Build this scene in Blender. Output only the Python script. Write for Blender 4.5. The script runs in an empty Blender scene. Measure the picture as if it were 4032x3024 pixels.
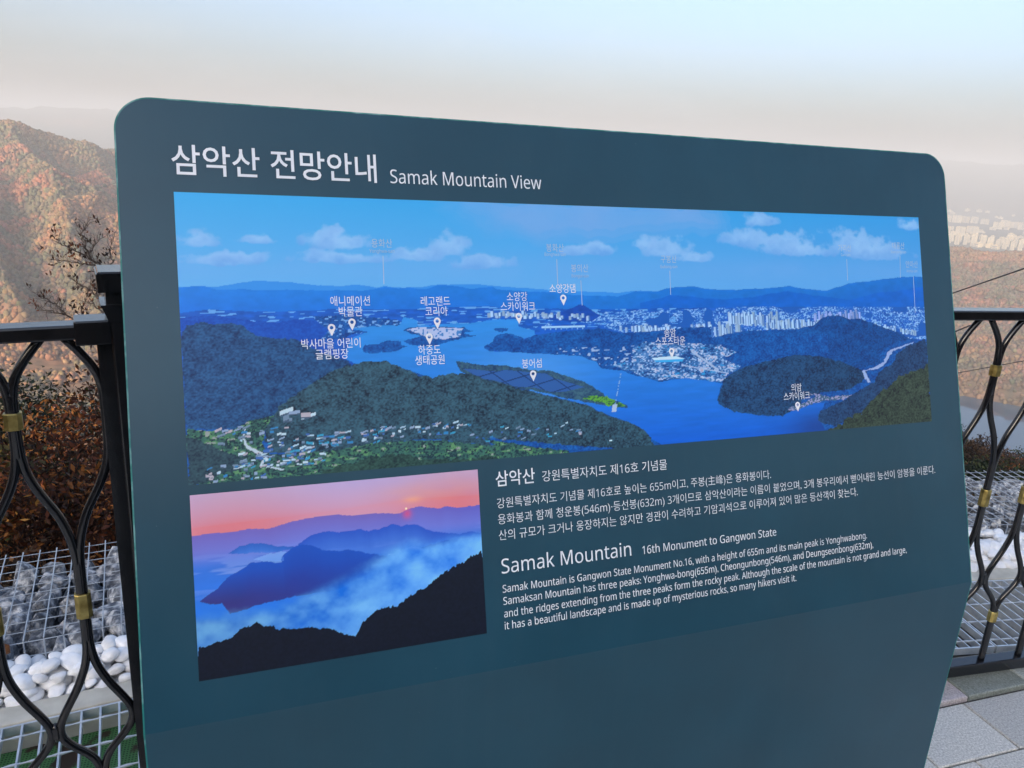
import bpy, bmesh, math, random
import numpy as np
from mathutils import Vector, Matrix

# ------------------------------------------------------------------ scene, camera, light
scene = bpy.context.scene
COL = scene.collection
R = math.radians
EYE = 1.56
SUN_AZ, SUN_EL = -155.0, 15.0            # compass-like: clockwise from +Y

scene.render.engine = 'CYCLES'
scene.cycles.use_denoising = True
scene.cycles.max_bounces = 8
scene.cycles.diffuse_bounces = 3
scene.cycles.glossy_bounces = 3
scene.cycles.volume_bounces = 1
scene.view_settings.view_transform = 'Standard'
scene.view_settings.look = 'None'
scene.view_settings.exposure = 1.66
scene.view_settings.gamma = 1.0

pitch, roll = R(16.6), R(3.3)
fw = Vector((0, math.cos(pitch), -math.sin(pitch)))
up0 = Vector((0, math.sin(pitch), math.cos(pitch)))
rt0 = Vector((1, 0, 0))
rt = rt0 * math.cos(roll) + up0 * math.sin(roll)
up = -rt0 * math.sin(roll) + up0 * math.cos(roll)
cam = bpy.data.cameras.new('camera')
cam.sensor_width = 36.0
cam.lens = 3030 / 4032 * 36.0
cam.clip_start, cam.clip_end = 0.05, 60000
cam_ob = bpy.data.objects.new('camera', cam)
COL.objects.link(cam_ob)
M = Matrix((rt, up, -fw)).transposed().to_4x4()
M.translation = (0, 0, EYE)
cam_ob.matrix_world = M
scene.camera = cam_ob

world = bpy.data.worlds.new("World")
scene.world = world
world.use_nodes = True
wn = world.node_tree.nodes
sky = wn.new('ShaderNodeTexSky')
sky.sky_type = 'NISHITA'
sky.sun_disc = False
sky.sun_elevation = R(SUN_EL)
sky.sun_rotation = R(SUN_AZ)
sky.altitude = 350
sky.air_density = 0.9
sky.dust_density = 8.5
sky.ozone_density = 2.5
# thin uneven cirrus veil over the clear sky
_tc = wn.new('ShaderNodeTexCoord'); _mp = wn.new('ShaderNodeMapping'); _mp.inputs['Scale'].default_value = (2.2, 1.1, 9.0); _mp.inputs['Rotation'].default_value = (0, .12, .5)
_nz = wn.new('ShaderNodeTexNoise'); _nz.inputs['Scale'].default_value = 1.6; _nz.inputs['Detail'].default_value = 7; _nz.inputs['Distortion'].default_value = .6
_mr = wn.new('ShaderNodeMapRange'); _mr.inputs['From Min'].default_value = .42; _mr.inputs['From Max'].default_value = .72; _mr.inputs['To Max'].default_value = .16
_mx = wn.new('ShaderNodeMix'); _mx.data_type = 'RGBA'; _mx.inputs['B'].default_value = (1.75, 1.95, 2.15, 1)
_wl = world.node_tree.links
_wl.new(_tc.outputs['Generated'], _mp.inputs['Vector']); _wl.new(_mp.outputs['Vector'], _nz.inputs['Vector']); _wl.new(_nz.outputs['Fac'], _mr.inputs['Value'])
_wl.new(_mr.outputs['Result'], _mx.inputs['Factor']); _wl.new(sky.outputs[0], _mx.inputs['A']); _wl.new(_mx.outputs['Result'], wn['Background'].inputs[0])
wn['Background'].inputs[1].default_value = 0.15

sl = bpy.data.lights.new('sun', 'SUN')
sl.energy = 2.0
sl.angle = R(0.5)
sl.color = (1.0, 0.83, 0.62)
sun = bpy.data.objects.new('sun', sl)
COL.objects.link(sun)
sd = Vector((math.sin(R(SUN_AZ)) * math.cos(R(SUN_EL)), math.cos(R(SUN_AZ)) * math.cos(R(SUN_EL)), math.sin(R(SUN_EL))))
sun.rotation_euler = sd.to_track_quat('Z', 'Y').to_euler()

rng = np.random.default_rng(7)
random.seed(7)

# ------------------------------------------------------------------ helpers
def tag(o, label=None, cat=None, group=None, kind=None):
    if label: o['label'] = label
    if cat: o['category'] = cat
    if group: o['group'] = group
    if kind: o['kind'] = kind
    return o

def empty(name, loc, label, cat, group=None):
    o = bpy.data.objects.new(name, None)
    o.empty_display_size = 0.1
    o.location = loc
    COL.objects.link(o)
    return tag(o, label, cat, group)

def root_loc(p):
    v = Vector((0, 0, 0))
    while p is not None:
        v = v + p.location
        p = p.parent
    return v

def link_mesh(name, me, mat, parent=None, smooth=False):
    if mat is not None:
        for m in (mat if isinstance(mat, (list, tuple)) else [mat]):
            me.materials.append(m)
    o = bpy.data.objects.new(name, me)
    if parent is not None:
        o.parent = parent
    COL.objects.link(o)
    if smooth:
        me.polygons.foreach_set('use_smooth', [True] * len(me.polygons))
    return o

class MB:
    """collects shapes given in world coordinates, builds ONE mesh object"""
    def __init__(s):
        s.v, s.f, s.m = [], [], []
    def add(s, vs, fs, mi=0):
        b = len(s.v)
        s.v += [tuple(p) for p in vs]
        s.f += [tuple(i + b for i in f) for f in fs]
        s.m += [mi] * len(fs)
    def box(s, c, ax, ay, az, mi=0):
        """centre and three half-axis vectors"""
        c, ax, ay, az = Vector(c), Vector(ax), Vector(ay), Vector(az)
        vs = [c + ax * i + ay * j + az * k for i in (-1, 1) for j in (-1, 1) for k in (-1, 1)]
        s.add(vs, [(0, 1, 3, 2), (4, 6, 7, 5), (0, 4, 5, 1), (2, 3, 7, 6), (0, 2, 6, 4), (1, 5, 7, 3)], mi)
    def tube(s, pts, rad, n=8, mi=0, cap=True, ref=None, flat=1.0):
        pts = [Vector(p) for p in pts]
        rad = rad if isinstance(rad, (list, tuple)) else [rad] * len(pts)
        vs, fs = [], []
        side = None
        for i, p in enumerate(pts):
            d = (pts[min(i + 1, len(pts) - 1)] - pts[max(i - 1, 0)]).normalized()
            if ref is not None:
                side = Vector(ref)
            elif side is None:
                side = d.orthogonal()
            side = (side - d * side.dot(d)).normalized()
            o2 = d.cross(side)
            for k in range(n):
                a = 2 * math.pi * (k + .5) / n
                vs.append(p + side * (math.cos(a) * rad[i] * flat) + o2 * (math.sin(a) * rad[i]))
        for i in range(len(pts) - 1):
            for k in range(n):
                k2 = (k + 1) % n
                fs.append((i * n + k, i * n + k2, (i + 1) * n + k2, (i + 1) * n + k))
        if cap:
            fs.append(tuple(range(n - 1, -1, -1)))
            fs.append(tuple((len(pts) - 1) * n + k for k in range(n)))
        s.add(vs, fs, mi)
    def build(s, name, mat, parent=None, smooth=False, bevel=0, auto=None):
        off = root_loc(parent)
        me = bpy.data.meshes.new(name)
        me.from_pydata([(x - off.x, y - off.y, z - off.z) for x, y, z in s.v], [], s.f)
        me.polygons.foreach_set('material_index', s.m)
        if bevel:
            bm = bmesh.new(); bm.from_mesh(me)
            bmesh.ops.bevel(bm, geom=[e for e in bm.edges if e.calc_face_angle(0) > .6], offset=bevel, segments=2, affect='EDGES', profile=.6)
            bm.to_mesh(me); bm.free()
        o = link_mesh(name, me, mat, parent, smooth)
        me.update()
        return o

def np_mesh(name, V, F, mat, parent=None, smooth=False, col=None, col_domain='POINT'):
    """V (n,3), F (m,k) numpy arrays"""
    off = np.array(root_loc(parent))
    me = bpy.data.meshes.new(name)
    V = np.asarray(V, dtype=np.float32) - off.astype(np.float32)
    F = np.asarray(F, dtype=np.int32)
    k = F.shape[1]
    me.vertices.add(len(V)); me.vertices.foreach_set('co', V.ravel())
    me.loops.add(F.size); me.loops.foreach_set('vertex_index', F.ravel())
    me.polygons.add(len(F))
    me.polygons.foreach_set('loop_start', np.arange(0, F.size, k, dtype=np.int32))
    me.polygons.foreach_set('loop_total', np.full(len(F), k, dtype=np.int32))
    me.update(calc_edges=True)
    if col is not None:
        a = me.color_attributes.new('tint', 'FLOAT_COLOR', col_domain)
        c4 = np.ones((len(col), 4), dtype=np.float32); c4[:, :3] = col
        a.data.foreach_set('color', c4.ravel())
    o = link_mesh(name, me, mat, parent, smooth)
    return o

def copy_tree(o, parent=None):
    c = o.copy(); COL.objects.link(c); c.parent = parent
    for ch in list(o.children):
        copy_tree(ch, c)
    return c

# value noise
def vnoise(x, y, seed=0):
    x = np.asarray(x, dtype=np.float64); y = np.asarray(y, dtype=np.float64)
    xi = np.floor(x).astype(np.int64); yi = np.floor(y).astype(np.int64)
    fx = x - xi; fy = y - yi
    fx = fx * fx * (3 - 2 * fx); fy = fy * fy * (3 - 2 * fy)
    def h(a, b):
        n = (a * 374761393 + b * 668265263 + seed * 974634777) & 0x7fffffff
        n = ((n ^ (n >> 13)) * 1274126177) & 0x7fffffff
        n = (n ^ (n >> 16)) & 0x7fffffff
        return n / 0x7fffffff
    a = h(xi, yi); b = h(xi + 1, yi); c = h(xi, yi + 1); d = h(xi + 1, yi + 1)
    return (a * (1 - fx) + b * fx) * (1 - fy) + (c * (1 - fx) + d * fx) * fy
def fbm(x, y, seed=0, oct=4):
    s = 0; a = .5; t = 0
    for i in range(oct):
        s = s + a * vnoise(x * 2 ** i, y * 2 ** i, seed + i * 17); t += a; a *= .5
    return s / t
def smooth01(a, b, x):
    t = np.clip((x - a) / (b - a), 0, 1)
    return t * t * (3 - 2 * t)

def srgb(r, g, b):
    f = lambda c: (c / 255 / 12.92) if c <= 10 else (((c / 255) + .055) / 1.055) ** 2.4
    return (f(r), f(g), f(b))

# ------------------------------------------------------------------ materials
def mat_new(name):
    m = bpy.data.materials.new(name); m.use_nodes = True
    nt = m.node_tree
    return m, nt, nt.nodes['Principled BSDF']
def setp(b, **k):
    for n, v in k.items():
        i = b.inputs[n.replace('_', ' ')]
        i.default_value = (*v, 1) if isinstance(v, tuple) and len(v) == 3 and i.type == 'RGBA' else v
def noisy(name, c1, c2, scale=8, rough=.6, metal=0, detail=6, bump=0, bscale=None, bdist=.01, spec=.5, lo=.35, hi=.65, c3=None, coords='Object', coat=0):
    m, nt, b = mat_new(name)
    tc = nt.nodes.new('ShaderNodeTexCoord')
    n = nt.nodes.new('ShaderNodeTexNoise'); n.inputs['Scale'].default_value = scale; n.inputs['Detail'].default_value = detail
    r = nt.nodes.new('ShaderNodeValToRGB')
    r.color_ramp.elements[0].position = lo; r.color_ramp.elements[0].color = (*c1, 1)
    r.color_ramp.elements[1].position = hi; r.color_ramp.elements[1].color = (*c2, 1)
    if c3:
        e = r.color_ramp.elements.new((lo + hi) / 2); e.color = (*c3, 1)
    nt.links.new(tc.outputs[coords], n.inputs['Vector'])
    nt.links.new(n.outputs['Fac'], r.inputs['Fac'])
    nt.links.new(r.outputs['Color'], b.inputs['Base Color'])
    setp(b, Roughness=rough, Metallic=metal, Specular_IOR_Level=spec, Coat_Weight=coat)
    if bump:
        n2 = nt.nodes.new('ShaderNodeTexNoise'); n2.inputs['Scale'].default_value = bscale or scale * 4; n2.inputs['Detail'].default_value = 8
        bp = nt.nodes.new('ShaderNodeBump'); bp.inputs['Strength'].default_value = bump; bp.inputs['Distance'].default_value = bdist
        nt.links.new(tc.outputs[coords], n2.inputs['Vector'])
        nt.links.new(n2.outputs['Fac'], bp.inputs['Height']); nt.links.new(bp.outputs['Normal'], b.inputs['Normal'])
    return m
def per_object(m, amount=.25):
    """vary value per object"""
    nt = m.node_tree; b = nt.nodes['Principled BSDF']
    src = b.inputs['Base Color'].links[0].from_socket
    oi = nt.nodes.new('ShaderNodeObjectInfo')
    mr = nt.nodes.new('ShaderNodeMapRange'); mr.inputs['To Min'].default_value = 1 - amount; mr.inputs['To Max'].default_value = 1 + amount
    hs = nt.nodes.new('ShaderNodeHueSaturation')
    nt.links.new(oi.outputs['Random'], mr.inputs['Value']); nt.links.new(mr.outputs['Result'], hs.inputs['Value'])
    nt.links.new(src, hs.inputs['Color']); nt.links.new(hs.outputs['Color'], b.inputs['Base Color'])
    return m
def tinted(name, rough=.6, spec=.3, noise=0, nscale=5):
    m, nt, b = mat_new(name)
    a = nt.nodes.new('ShaderNodeVertexColor'); a.layer_name = 'tint'
    out = a.outputs['Color']
    if noise:
        n = nt.nodes.new('ShaderNodeTexNoise'); n.inputs['Scale'].default_value = nscale; n.inputs['Detail'].default_value = 8
        tc = nt.nodes.new('ShaderNodeTexCoord'); nt.links.new(tc.outputs['Object'], n.inputs['Vector'])
        mr = nt.nodes.new('ShaderNodeMapRange'); mr.inputs['From Min'].default_value = .3; mr.inputs['From Max'].default_value = .7
        mr.inputs['To Min'].default_value = 1 - noise; mr.inputs['To Max'].default_value = 1 + noise
        hs = nt.nodes.new('ShaderNodeHueSaturation')
        nt.links.new(n.outputs['Fac'], mr.inputs['Value']); nt.links.new(mr.outputs['Result'], hs.inputs['Value'])
        nt.links.new(out, hs.inputs['Color']); out = hs.outputs['Color']
    nt.links.new(out, b.inputs['Base Color'])
    setp(b, Roughness=rough, Specular_IOR_Level=spec)
    return m

MAT = {}
MAT['panel'] = noisy('panel_paint', srgb(22, 63, 80), srgb(26, 69, 87), 5, rough=.3, spec=.5, bump=.02, bscale=220, bdist=.001)
def worn(m, streak=.012):
    """dust specks, faint wipe marks and uneven gloss on a painted face"""
    nt = m.node_tree; b = nt.nodes['Principled BSDF']
    tc = nt.nodes.new('ShaderNodeTexCoord')
    n = nt.nodes.new('ShaderNodeTexNoise'); n.inputs['Scale'].default_value = 3.5; n.inputs['Detail'].default_value = 7; n.inputs['Distortion'].default_value = .2
    mr = nt.nodes.new('ShaderNodeMapRange'); mr.inputs['From Min'].default_value = .35; mr.inputs['From Max'].default_value = .7; mr.inputs['To Min'].default_value = .28; mr.inputs['To Max'].default_value = .32
    nt.links.new(tc.outputs['Object'], n.inputs['Vector']); nt.links.new(n.outputs['Fac'], mr.inputs['Value']); nt.links.new(mr.outputs['Result'], b.inputs['Roughness'])
    v = nt.nodes.new('ShaderNodeTexVoronoi'); v.inputs['Scale'].default_value = 38; v.inputs['Randomness'].default_value = 1
    n2 = nt.nodes.new('ShaderNodeTexNoise'); n2.inputs['Scale'].default_value = 2.2; n2.inputs['Detail'].default_value = 9
    r = nt.nodes.new('ShaderNodeValToRGB'); r.color_ramp.elements[0].position = .02; r.color_ramp.elements[0].color = (1, 1, 1, 1); r.color_ramp.elements[1].position = .045; r.color_ramp.elements[1].color = (0, 0, 0, 1)
    g = nt.nodes.new('ShaderNodeMath'); g.operation = 'GREATER_THAN'; g.inputs[1].default_value = .585
    mu = nt.nodes.new('ShaderNodeMath'); mu.operation = 'MULTIPLY'
    sc = nt.nodes.new('ShaderNodeMath'); sc.operation = 'MULTIPLY'; sc.inputs[1].default_value = .16
    mx = nt.nodes.new('ShaderNodeMix'); mx.data_type = 'RGBA'; mx.inputs['B'].default_value = (.35, .38, .38, 1)
    mp = nt.nodes.new('ShaderNodeMapping'); mp.inputs['Scale'].default_value = (30, 30, 2.2)
    n3 = nt.nodes.new('ShaderNodeTexNoise'); n3.inputs['Scale'].default_value = 1; n3.inputs['Detail'].default_value = 5
    m3 = nt.nodes.new('ShaderNodeMapRange'); m3.inputs['From Min'].default_value = .5; m3.inputs['From Max'].default_value = .8; m3.inputs['To Max'].default_value = streak
    ad = nt.nodes.new('ShaderNodeMath'); ad.operation = 'ADD'; ad.use_clamp = True
    src = b.inputs['Base Color'].links[0].from_socket
    nt.links.new(tc.outputs['Object'], v.inputs['Vector']); nt.links.new(tc.outputs['Object'], n2.inputs['Vector']); nt.links.new(tc.outputs['Object'], mp.inputs['Vector']); nt.links.new(mp.outputs['Vector'], n3.inputs['Vector'])
    nt.links.new(v.outputs['Distance'], r.inputs['Fac']); nt.links.new(n2.outputs['Fac'], g.inputs[0])
    nt.links.new(r.outputs['Color'], mu.inputs[0]); nt.links.new(g.outputs['Value'], mu.inputs[1]); nt.links.new(mu.outputs['Value'], sc.inputs[0])
    nt.links.new(n3.outputs['Fac'], m3.inputs['Value']); nt.links.new(m3.outputs['Result'], ad.inputs[0]); nt.links.new(sc.outputs['Value'], ad.inputs[1])
    nt.links.new(ad.outputs['Value'], mx.inputs['Factor']); nt.links.new(src, mx.inputs['A']); nt.links.new(mx.outputs['Result'], b.inputs['Base Color'])
worn(MAT['panel'])
MAT['panel_edge'] = noisy('panel_edge_paint', srgb(26, 112, 108), srgb(120, 165, 165), 45, rough=.4, lo=.45, hi=.75)
MAT['panel_back'] = noisy('panel_back_paint', srgb(40, 60, 66), srgb(46, 68, 74), 3, rough=.5)
MAT['letter'] = noisy('white_vinyl', (.74, .77, .82), (.8, .83, .87), 20, rough=.4)
MAT['letter_dim'] = noisy('pale_vinyl', (.42, .55, .74), (.46, .58, .77), 20, rough=.4)
MAT['print'] = tinted('printed_film', rough=.36, spec=.35)
MAT['black'] = noisy('black_gloss_paint', (.004, .0045, .006), (.009, .009, .011), 30, rough=.17, spec=.6, bump=.12, bscale=45, bdist=.002)
MAT['brass'] = per_object(noisy('brass_sleeve', (.26, .19, .06), (.60, .47, .17), 40, rough=.38, metal=1, bump=.3, bscale=200, bdist=.001), .22)
MAT['pebble'] = per_object(noisy('white_marble', (.87, .87, .88), (.74, .73, .70), 1.4, rough=.45, bump=.2, bscale=5, bdist=.006, lo=.5, hi=.8), .10)
MAT['stone'] = per_object(noisy('crushed_limestone', (.10, .11, .13), (.60, .60, .61), 2.6, rough=.9, detail=12, bump=1.0, bscale=4, bdist=.02, lo=.4, hi=.62, c3=(.27, .285, .31)), .3)
MAT['chip'] = per_object(noisy('crushed_stone_mixed', (.13, .14, .16), (.70, .68, .64), 1.8, rough=.85, lo=.4, hi=.62, bump=.5, bscale=6, bdist=.007, c3=(.33, .335, .35)), .45)
MAT['galv'] = noisy('galvanised_steel', (.5, .54, .58), (.66, .69, .72), 30, rough=.38, metal=.55)
MAT['wire'] = noisy('galvanised_wire', (.36, .39, .43), (.52, .56, .60), 30, rough=.45, metal=.3)
MAT['kerb'] = noisy('cast_concrete', (.47, .44, .37), (.6, .57, .49), 14, rough=.85, bump=.25, bscale=120, bdist=.002)
MAT['ledge'] = noisy('pale_concrete', (.5, .46, .39), (.66, .62, .54), 9, rough=.85, bump=.25, bscale=120, bdist=.002)
MAT['channel_bed'] = noisy('dark_channel_bed', (.03, .025, .02), (.08, .065, .05), 20, rough=.95, bump=.6)  # dark tone for the deeper right-hand channel floor
MAT['gravel'] = noisy('white_gravel', (.3, .3, .3), (.7, .7, .7), 40, rough=.9, bump=.8, bscale=60)
MAT['mortar'] = noisy('joint_sand', (.05, .048, .045), (.11, .1, .09), 60, rough=.95)

# ------------------------------------------------------------------ terrain
LX, LY = math.sin(R(SUN_AZ + 180)), math.cos(R(SUN_AZ + 180))     # where the sunlight travels
PROF = {
    -75: [(0, -.3), (4, -.5), (8, -4), (20, -12), (60, -38), (200, -120), (900, -300), (1500, -250), (2300, -60), (3000, -120), (6000, -200), (10000, 260), (12000, 280), (14000, 0)],
    -36: [(0, -.3), (3.4, -.5), (4.2, -1.4), (8, -4.6), (20, -13), (50, -32), (120, -78), (400, -195), (900, -305), (1180, -308), (1500, -215), (2000, -75), (2400, 25), (2800, -40), (4000, -250), (7000, -220), (10000, 190), (12000, 190), (14000, -100)],
    -33: [(0, -.3), (3.3, -.5), (4.1, -1.4), (8, -4.6), (20, -13), (50, -32), (120, -78), (400, -195), (900, -305), (1200, -308), (1500, -225), (2000, -85), (2400, 2), (2800, -60), (4000, -250), (7000, -220), (10000, 185), (12000, 190), (14000, -100)],
    -29: [(0, -.3), (3.2, -.5), (4.0, -1.4), (8, -4.6), (20, -13), (50, -32), (120, -78), (400, -195), (900, -305), (1200, -308), (1500, -215), (1900, -92), (2050, -112), (2350, -46), (2800, -90), (4000, -250), (7000, -220), (10000, 215), (12000, 190), (14000, -100)],
    -26: [(0, -.3), (3.2, -.5), (4.0, -1.4), (8, -4.6), (20, -13), (50, -32), (120, -78), (400, -195), (900, -305), (1200, -308), (1450, -230), (1700, -165), (1950, -205), (2700, -52), (3100, -110), (4000, -250), (7000, -220), (10000, 235), (12000, 190), (14000, -100)],
    -15: [(0, -.3), (3.4, -.5), (4.3, -1.4), (8, -4.4), (20, -12), (50, -30), (120, -75), (400, -220), (700, -325), (1200, -340), (1600, -322), (2400, -240), (3000, -290), (4300, -322), (8000, -310), (10500, 150), (12000, 190), (14000, -100)],
    0: [(0, -.3), (4.2, -.5), (5.2, -1.4), (8, -3.8), (20, -10), (50, -26), (120, -60), (400, -230), (560, -345), (1500, -345), (1700, -320), (2200, -290), (3000, -300), (4300, -322), (8500, -318), (11000, 170), (12500, 170), (14000, -100)],
    15: [(0, -.3), (4.6, -.5), (5.6, -1.3), (8, -3.4), (20, -9), (60, -22.2), (120, -40), (300, -170), (500, -345), (1360, -345), (1440, -322), (1900, -280), (2600, -250), (3200, -300), (4300, -322), (8500, -320), (12000, 200), (13000, 200), (14000, -100)],
    24: [(0, -.3), (4.8, -.5), (5.8, -1.3), (8, -3.4), (20, -8.8), (60, -22.2), (120, -39.5), (300, -170), (500, -345), (1360, -345), (1420, -318), (1750, -258), (2000, -262), (2700, -214), (3200, -280), (4300, -322), (8500, -322), (12000, 215), (13000, 215), (14000, -100)],
    30: [(0, -.3), (4.8, -.5), (5.8, -1.3), (8, -3.4), (20, -8.8), (60, -22.2), (120, -39.5), (300, -170), (500, -345), (1370, -345), (1430, -312), (1750, -243), (2100, -222), (2650, -197), (3200, -275), (4300, -322), (8500, -322), (12000, 222), (13000, 215), (14000, -100)],
    36: [(0, -.3), (4.8, -.5), (5.8, -1.3), (8, -3.4), (20, -8.8), (60, -22.2), (120, -39.5), (300, -170), (500, -345), (1370, -345), (1430, -308), (1750, -236), (2100, -212), (2650, -190), (3200, -275), (4300, -322), (8500, -322), (12000, 228), (13000, 215), (14000, -100)],
    75: [(0, -.3), (6, -.5), (8, -1), (20, -8), (60, -26), (200, -120), (600, -345), (1370, -345), (1500, -300), (2600, -150), (4000, -300), (8500, -322), (12000, 240), (14000, -100)],
    105: [(0, -.3), (14000, -.3)], 255: [(0, -.3), (14000, -.3)], 285: None}
PROF[285] = PROF[-75]
_az = sorted(PROF)
_pr = [np.array(PROF[a], dtype=float) for a in _az]
def height(az, r):
    az = np.asarray(az, dtype=float); r = np.asarray(r, dtype=float)
    az, r = np.broadcast_arrays(az, r)
    azw = np.where(az < -75, az + 360, az)
    hs = [np.interp(r, p[:, 0], p[:, 1]) for p in _pr]
    out = np.zeros_like(r)
    for i in range(len(_az) - 1):
        m = (azw >= _az[i]) & (azw <= _az[i + 1])
        t = np.clip((azw - _az[i]) / (_az[i + 1] - _az[i]), 0, 1); t = t * t * (3 - 2 * t)
        out = np.where(m, hs[i] * (1 - t) + hs[i + 1] * t, out)
    x = r * np.sin(np.radians(az)); y = r * np.cos(np.radians(az))
    ridged = 1 - np.abs(2 * fbm(x / 540 + 3.3, y / 540 + 1.7, 5, 4) - 1) * 2
    a = 52 * smooth01(1350, 1700, r) * (1 - smooth01(3000, 3600, r)) + 75 * smooth01(9000, 10500, r) + 4 * smooth01(60, 300, r)
    a = np.where(np.abs(azw) < 76, a, 0)
    out = out + a * (ridged - .66)
    # spurs running down the left hillside towards the lake
    sp = 1 - np.abs(np.sin(math.pi * (az / 4.6 + (r - 1200) / 1500 + .5 * fbm(x / 500, y / 500, 61, 2))))
    out = out + 38 * (sp - .84) * smooth01(1150, 1400, r) * (1 - smooth01(2150, 2450, r)) * smooth01(-70, -60, azw) * (1 - smooth01(-20, -12, azw))
    # the mountain that the terrace stands on rises behind it
    m = -(x * LX + y * LY); l = x * LY - y * LX
    hill = 122 * np.clip((m - 9) / 350, 0, 1) ** .92 * smooth01(-640, -430, l) * (1 - smooth01(700, 1100, l)) * (1 - smooth01(380, 640, m) * .8)
    out = out + hill * (.9 + .25 * fbm(x / 60, y / 60, 9, 3))
    return out

az_list = np.concatenate([np.arange(-75, -40, 1.5), np.arange(-40, 40, .22), np.arange(40, 75, 1.5), np.arange(75, 285.01, 3.0)])
NR = 300
j = np.linspace(0, 1, NR)
rmax = np.where(az_list <= 75, 14000.0, 640.0)
rr = 2.2 * (rmax[:, None] / 2.2) ** j[None, :]
# spend more rings on the middle distance
AZ = np.repeat(az_list[:, None], NR, 1)
HH = height(np.where(AZ > 180, AZ - 360, AZ), rr)
V = np.stack([rr * np.sin(np.radians(AZ)), rr * np.cos(np.radians(AZ)), HH], -1).reshape(-1, 3)
na = len(az_list)
ii, jj = np.meshgrid(np.arange(na - 1), np.arange(NR - 1), indexing='ij')
F = np.stack([ii * NR + jj, (ii + 1) * NR + jj, (ii + 1) * NR + jj + 1, ii * NR + jj + 1], -1).reshape(-1, 4)
def palette(x, y, r):
    """autumn woodland colours"""
    n1 = fbm(x / 260, y / 260, 31, 4); n2 = fbm(x / 30 + 9, y / 30, 47, 3)
    dull = smooth01(10, 22, np.degrees(np.arctan2(x, y)))[:, None]
    pal = np.array([[.31, .125, .062], [.34, .155, .068], [.28, .14, .068], [.19, .125, .065], [.10, .10, .06], [.30, .12, .07]])
    k = np.clip((n1 * .65 + n2 * .5 - .26) * 9, 0, 4.999)
    i = k.astype(int); f = (k - i)[:, None]
    cl = pal[i] * (1 - f) + pal[i + 1] * f
    return cl * (1 - .45 * dull) + np.array([.125, .098, .075]) * .45 * dull
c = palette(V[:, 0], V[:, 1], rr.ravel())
r1 = rr.ravel()
plain = (smooth01(3600, 4300, r1) * (1 - smooth01(8500, 9200, r1)))[:, None]
c = c * (1 - plain) + np.array([.10, .11, .09]) * plain
far = smooth01(8500, 9500, r1)[:, None]
c = c * (1 - far) + np.array([.07, .075, .055]) * far
near = (1 - smooth01(60, 300, r1))[:, None]  # ground close below the terrace: shade put into the colour, darkened by distance
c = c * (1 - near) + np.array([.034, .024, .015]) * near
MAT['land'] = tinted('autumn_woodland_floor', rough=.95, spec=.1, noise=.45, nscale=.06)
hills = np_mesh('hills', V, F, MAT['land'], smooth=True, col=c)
tag(hills, kind='structure')

# lake between the foreground slope and the far hills
m, nt, b = mat_new('lake_water')
setp(b, Base_Color=(.085, .12, .15), Roughness=.03, Specular_IOR_Level=.5)
b.inputs['IOR'].default_value = 1.33
n = nt.nodes.new('ShaderNodeTexNoise'); n.inputs['Scale'].default_value = .05; n.inputs['Detail'].default_value = 4
tc = nt.nodes.new('ShaderNodeTexCoord'); nt.links.new(tc.outputs['Object'], n.inputs['Vector'])
bp = nt.nodes.new('ShaderNodeBump'); bp.inputs['Strength'].default_value = .05; bp.inputs['Distance'].default_value = .6
nt.links.new(n.outputs['Fac'], bp.inputs['Height']); nt.links.new(bp.outputs['Normal'], b.inputs['Normal'])
MAT['water'] = m
wa = np.radians(np.arange(-22, 80.1, 2.0)); wr = np.array([380.0, 800, 1200, 1650])
WV = np.array([(r_ * math.sin(a), r_ * math.cos(a), -330.0) for a in wa for r_ in wr])
WF = [(i * 4 + k, i * 4 + k + 1, (i + 1) * 4 + k + 1, (i + 1) * 4 + k) for i in range(len(wa) - 1) for k in range(3)]
lake = np_mesh('lake', WV, WF, m)
tag(lake, kind='structure')

# woodland crowns on the far hills: one mass
_t = (1 + 5 ** .5) / 2
ICO_V = np.array([(-1, _t, 0), (1, _t, 0), (-1, -_t, 0), (1, -_t, 0), (0, -1, _t), (0, 1, _t), (0, -1, -_t), (0, 1, -_t), (_t, 0, -1), (_t, 0, 1), (-_t, 0, -1), (-_t, 0, 1)]) / math.sqrt(1 + _t * _t)
ICO_F = np.array([(0, 11, 5), (0, 5, 1), (0, 1, 7), (0, 7, 10), (0, 10, 11), (1, 5, 9), (5, 11, 4), (11, 10, 2), (10, 7, 6), (7, 1, 8), (3, 9, 4), (3, 4, 2), (3, 2, 6), (3, 6, 8), (3, 8, 9), (4, 9, 5), (2, 4, 11), (6, 2, 10), (8, 6, 7), (9, 8, 1)])
def crowns(az0, az1, r0, r1_, spacing, size):
    area = math.radians(az1 - az0) * .5 * (r1_ ** 2 - r0 ** 2)
    N = int(area / spacing ** 2)
    az = rng.uniform(az0, az1, N); r = np.sqrt(rng.uniform(r0 ** 2, r1_ ** 2, N))
    x = r * np.sin(np.radians(az)); y = r * np.cos(np.radians(az)); z = height(az, r)
    ok = (z > -331)
    # leave the lower valley fields open
    ok &= ~((z < -300) & (az < -20) & (fbm(x / 90, y / 90, 77, 2) > .68))
    return x[ok], y[ok], z[ok], rng.uniform(.65, 1.25, ok.sum()) * size
parts_ = [crowns(-38, -22.5, 1050, 2850, 6.6, 4.2), crowns(22.5, 38, 1340, 3000, 6.8, 3.9), crowns(-22.5, 22.5, 1300, 3000, 17, 10), crowns(-52, -38, 1100, 2800, 17, 10), crowns(38, 55, 1400, 3000, 17, 10), crowns(-38, -22, 130, 1050, 5.2, 3.4)]
x, y, z, s_ = [np.concatenate(q) for q in zip(*parts_)]
N = len(x)
jit = rng.uniform(.6, 1.4, (N, 12, 1))
sc = np.stack([s_, s_, s_ * rng.uniform(.9, 1.5, N)], -1)[:, None, :]
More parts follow.
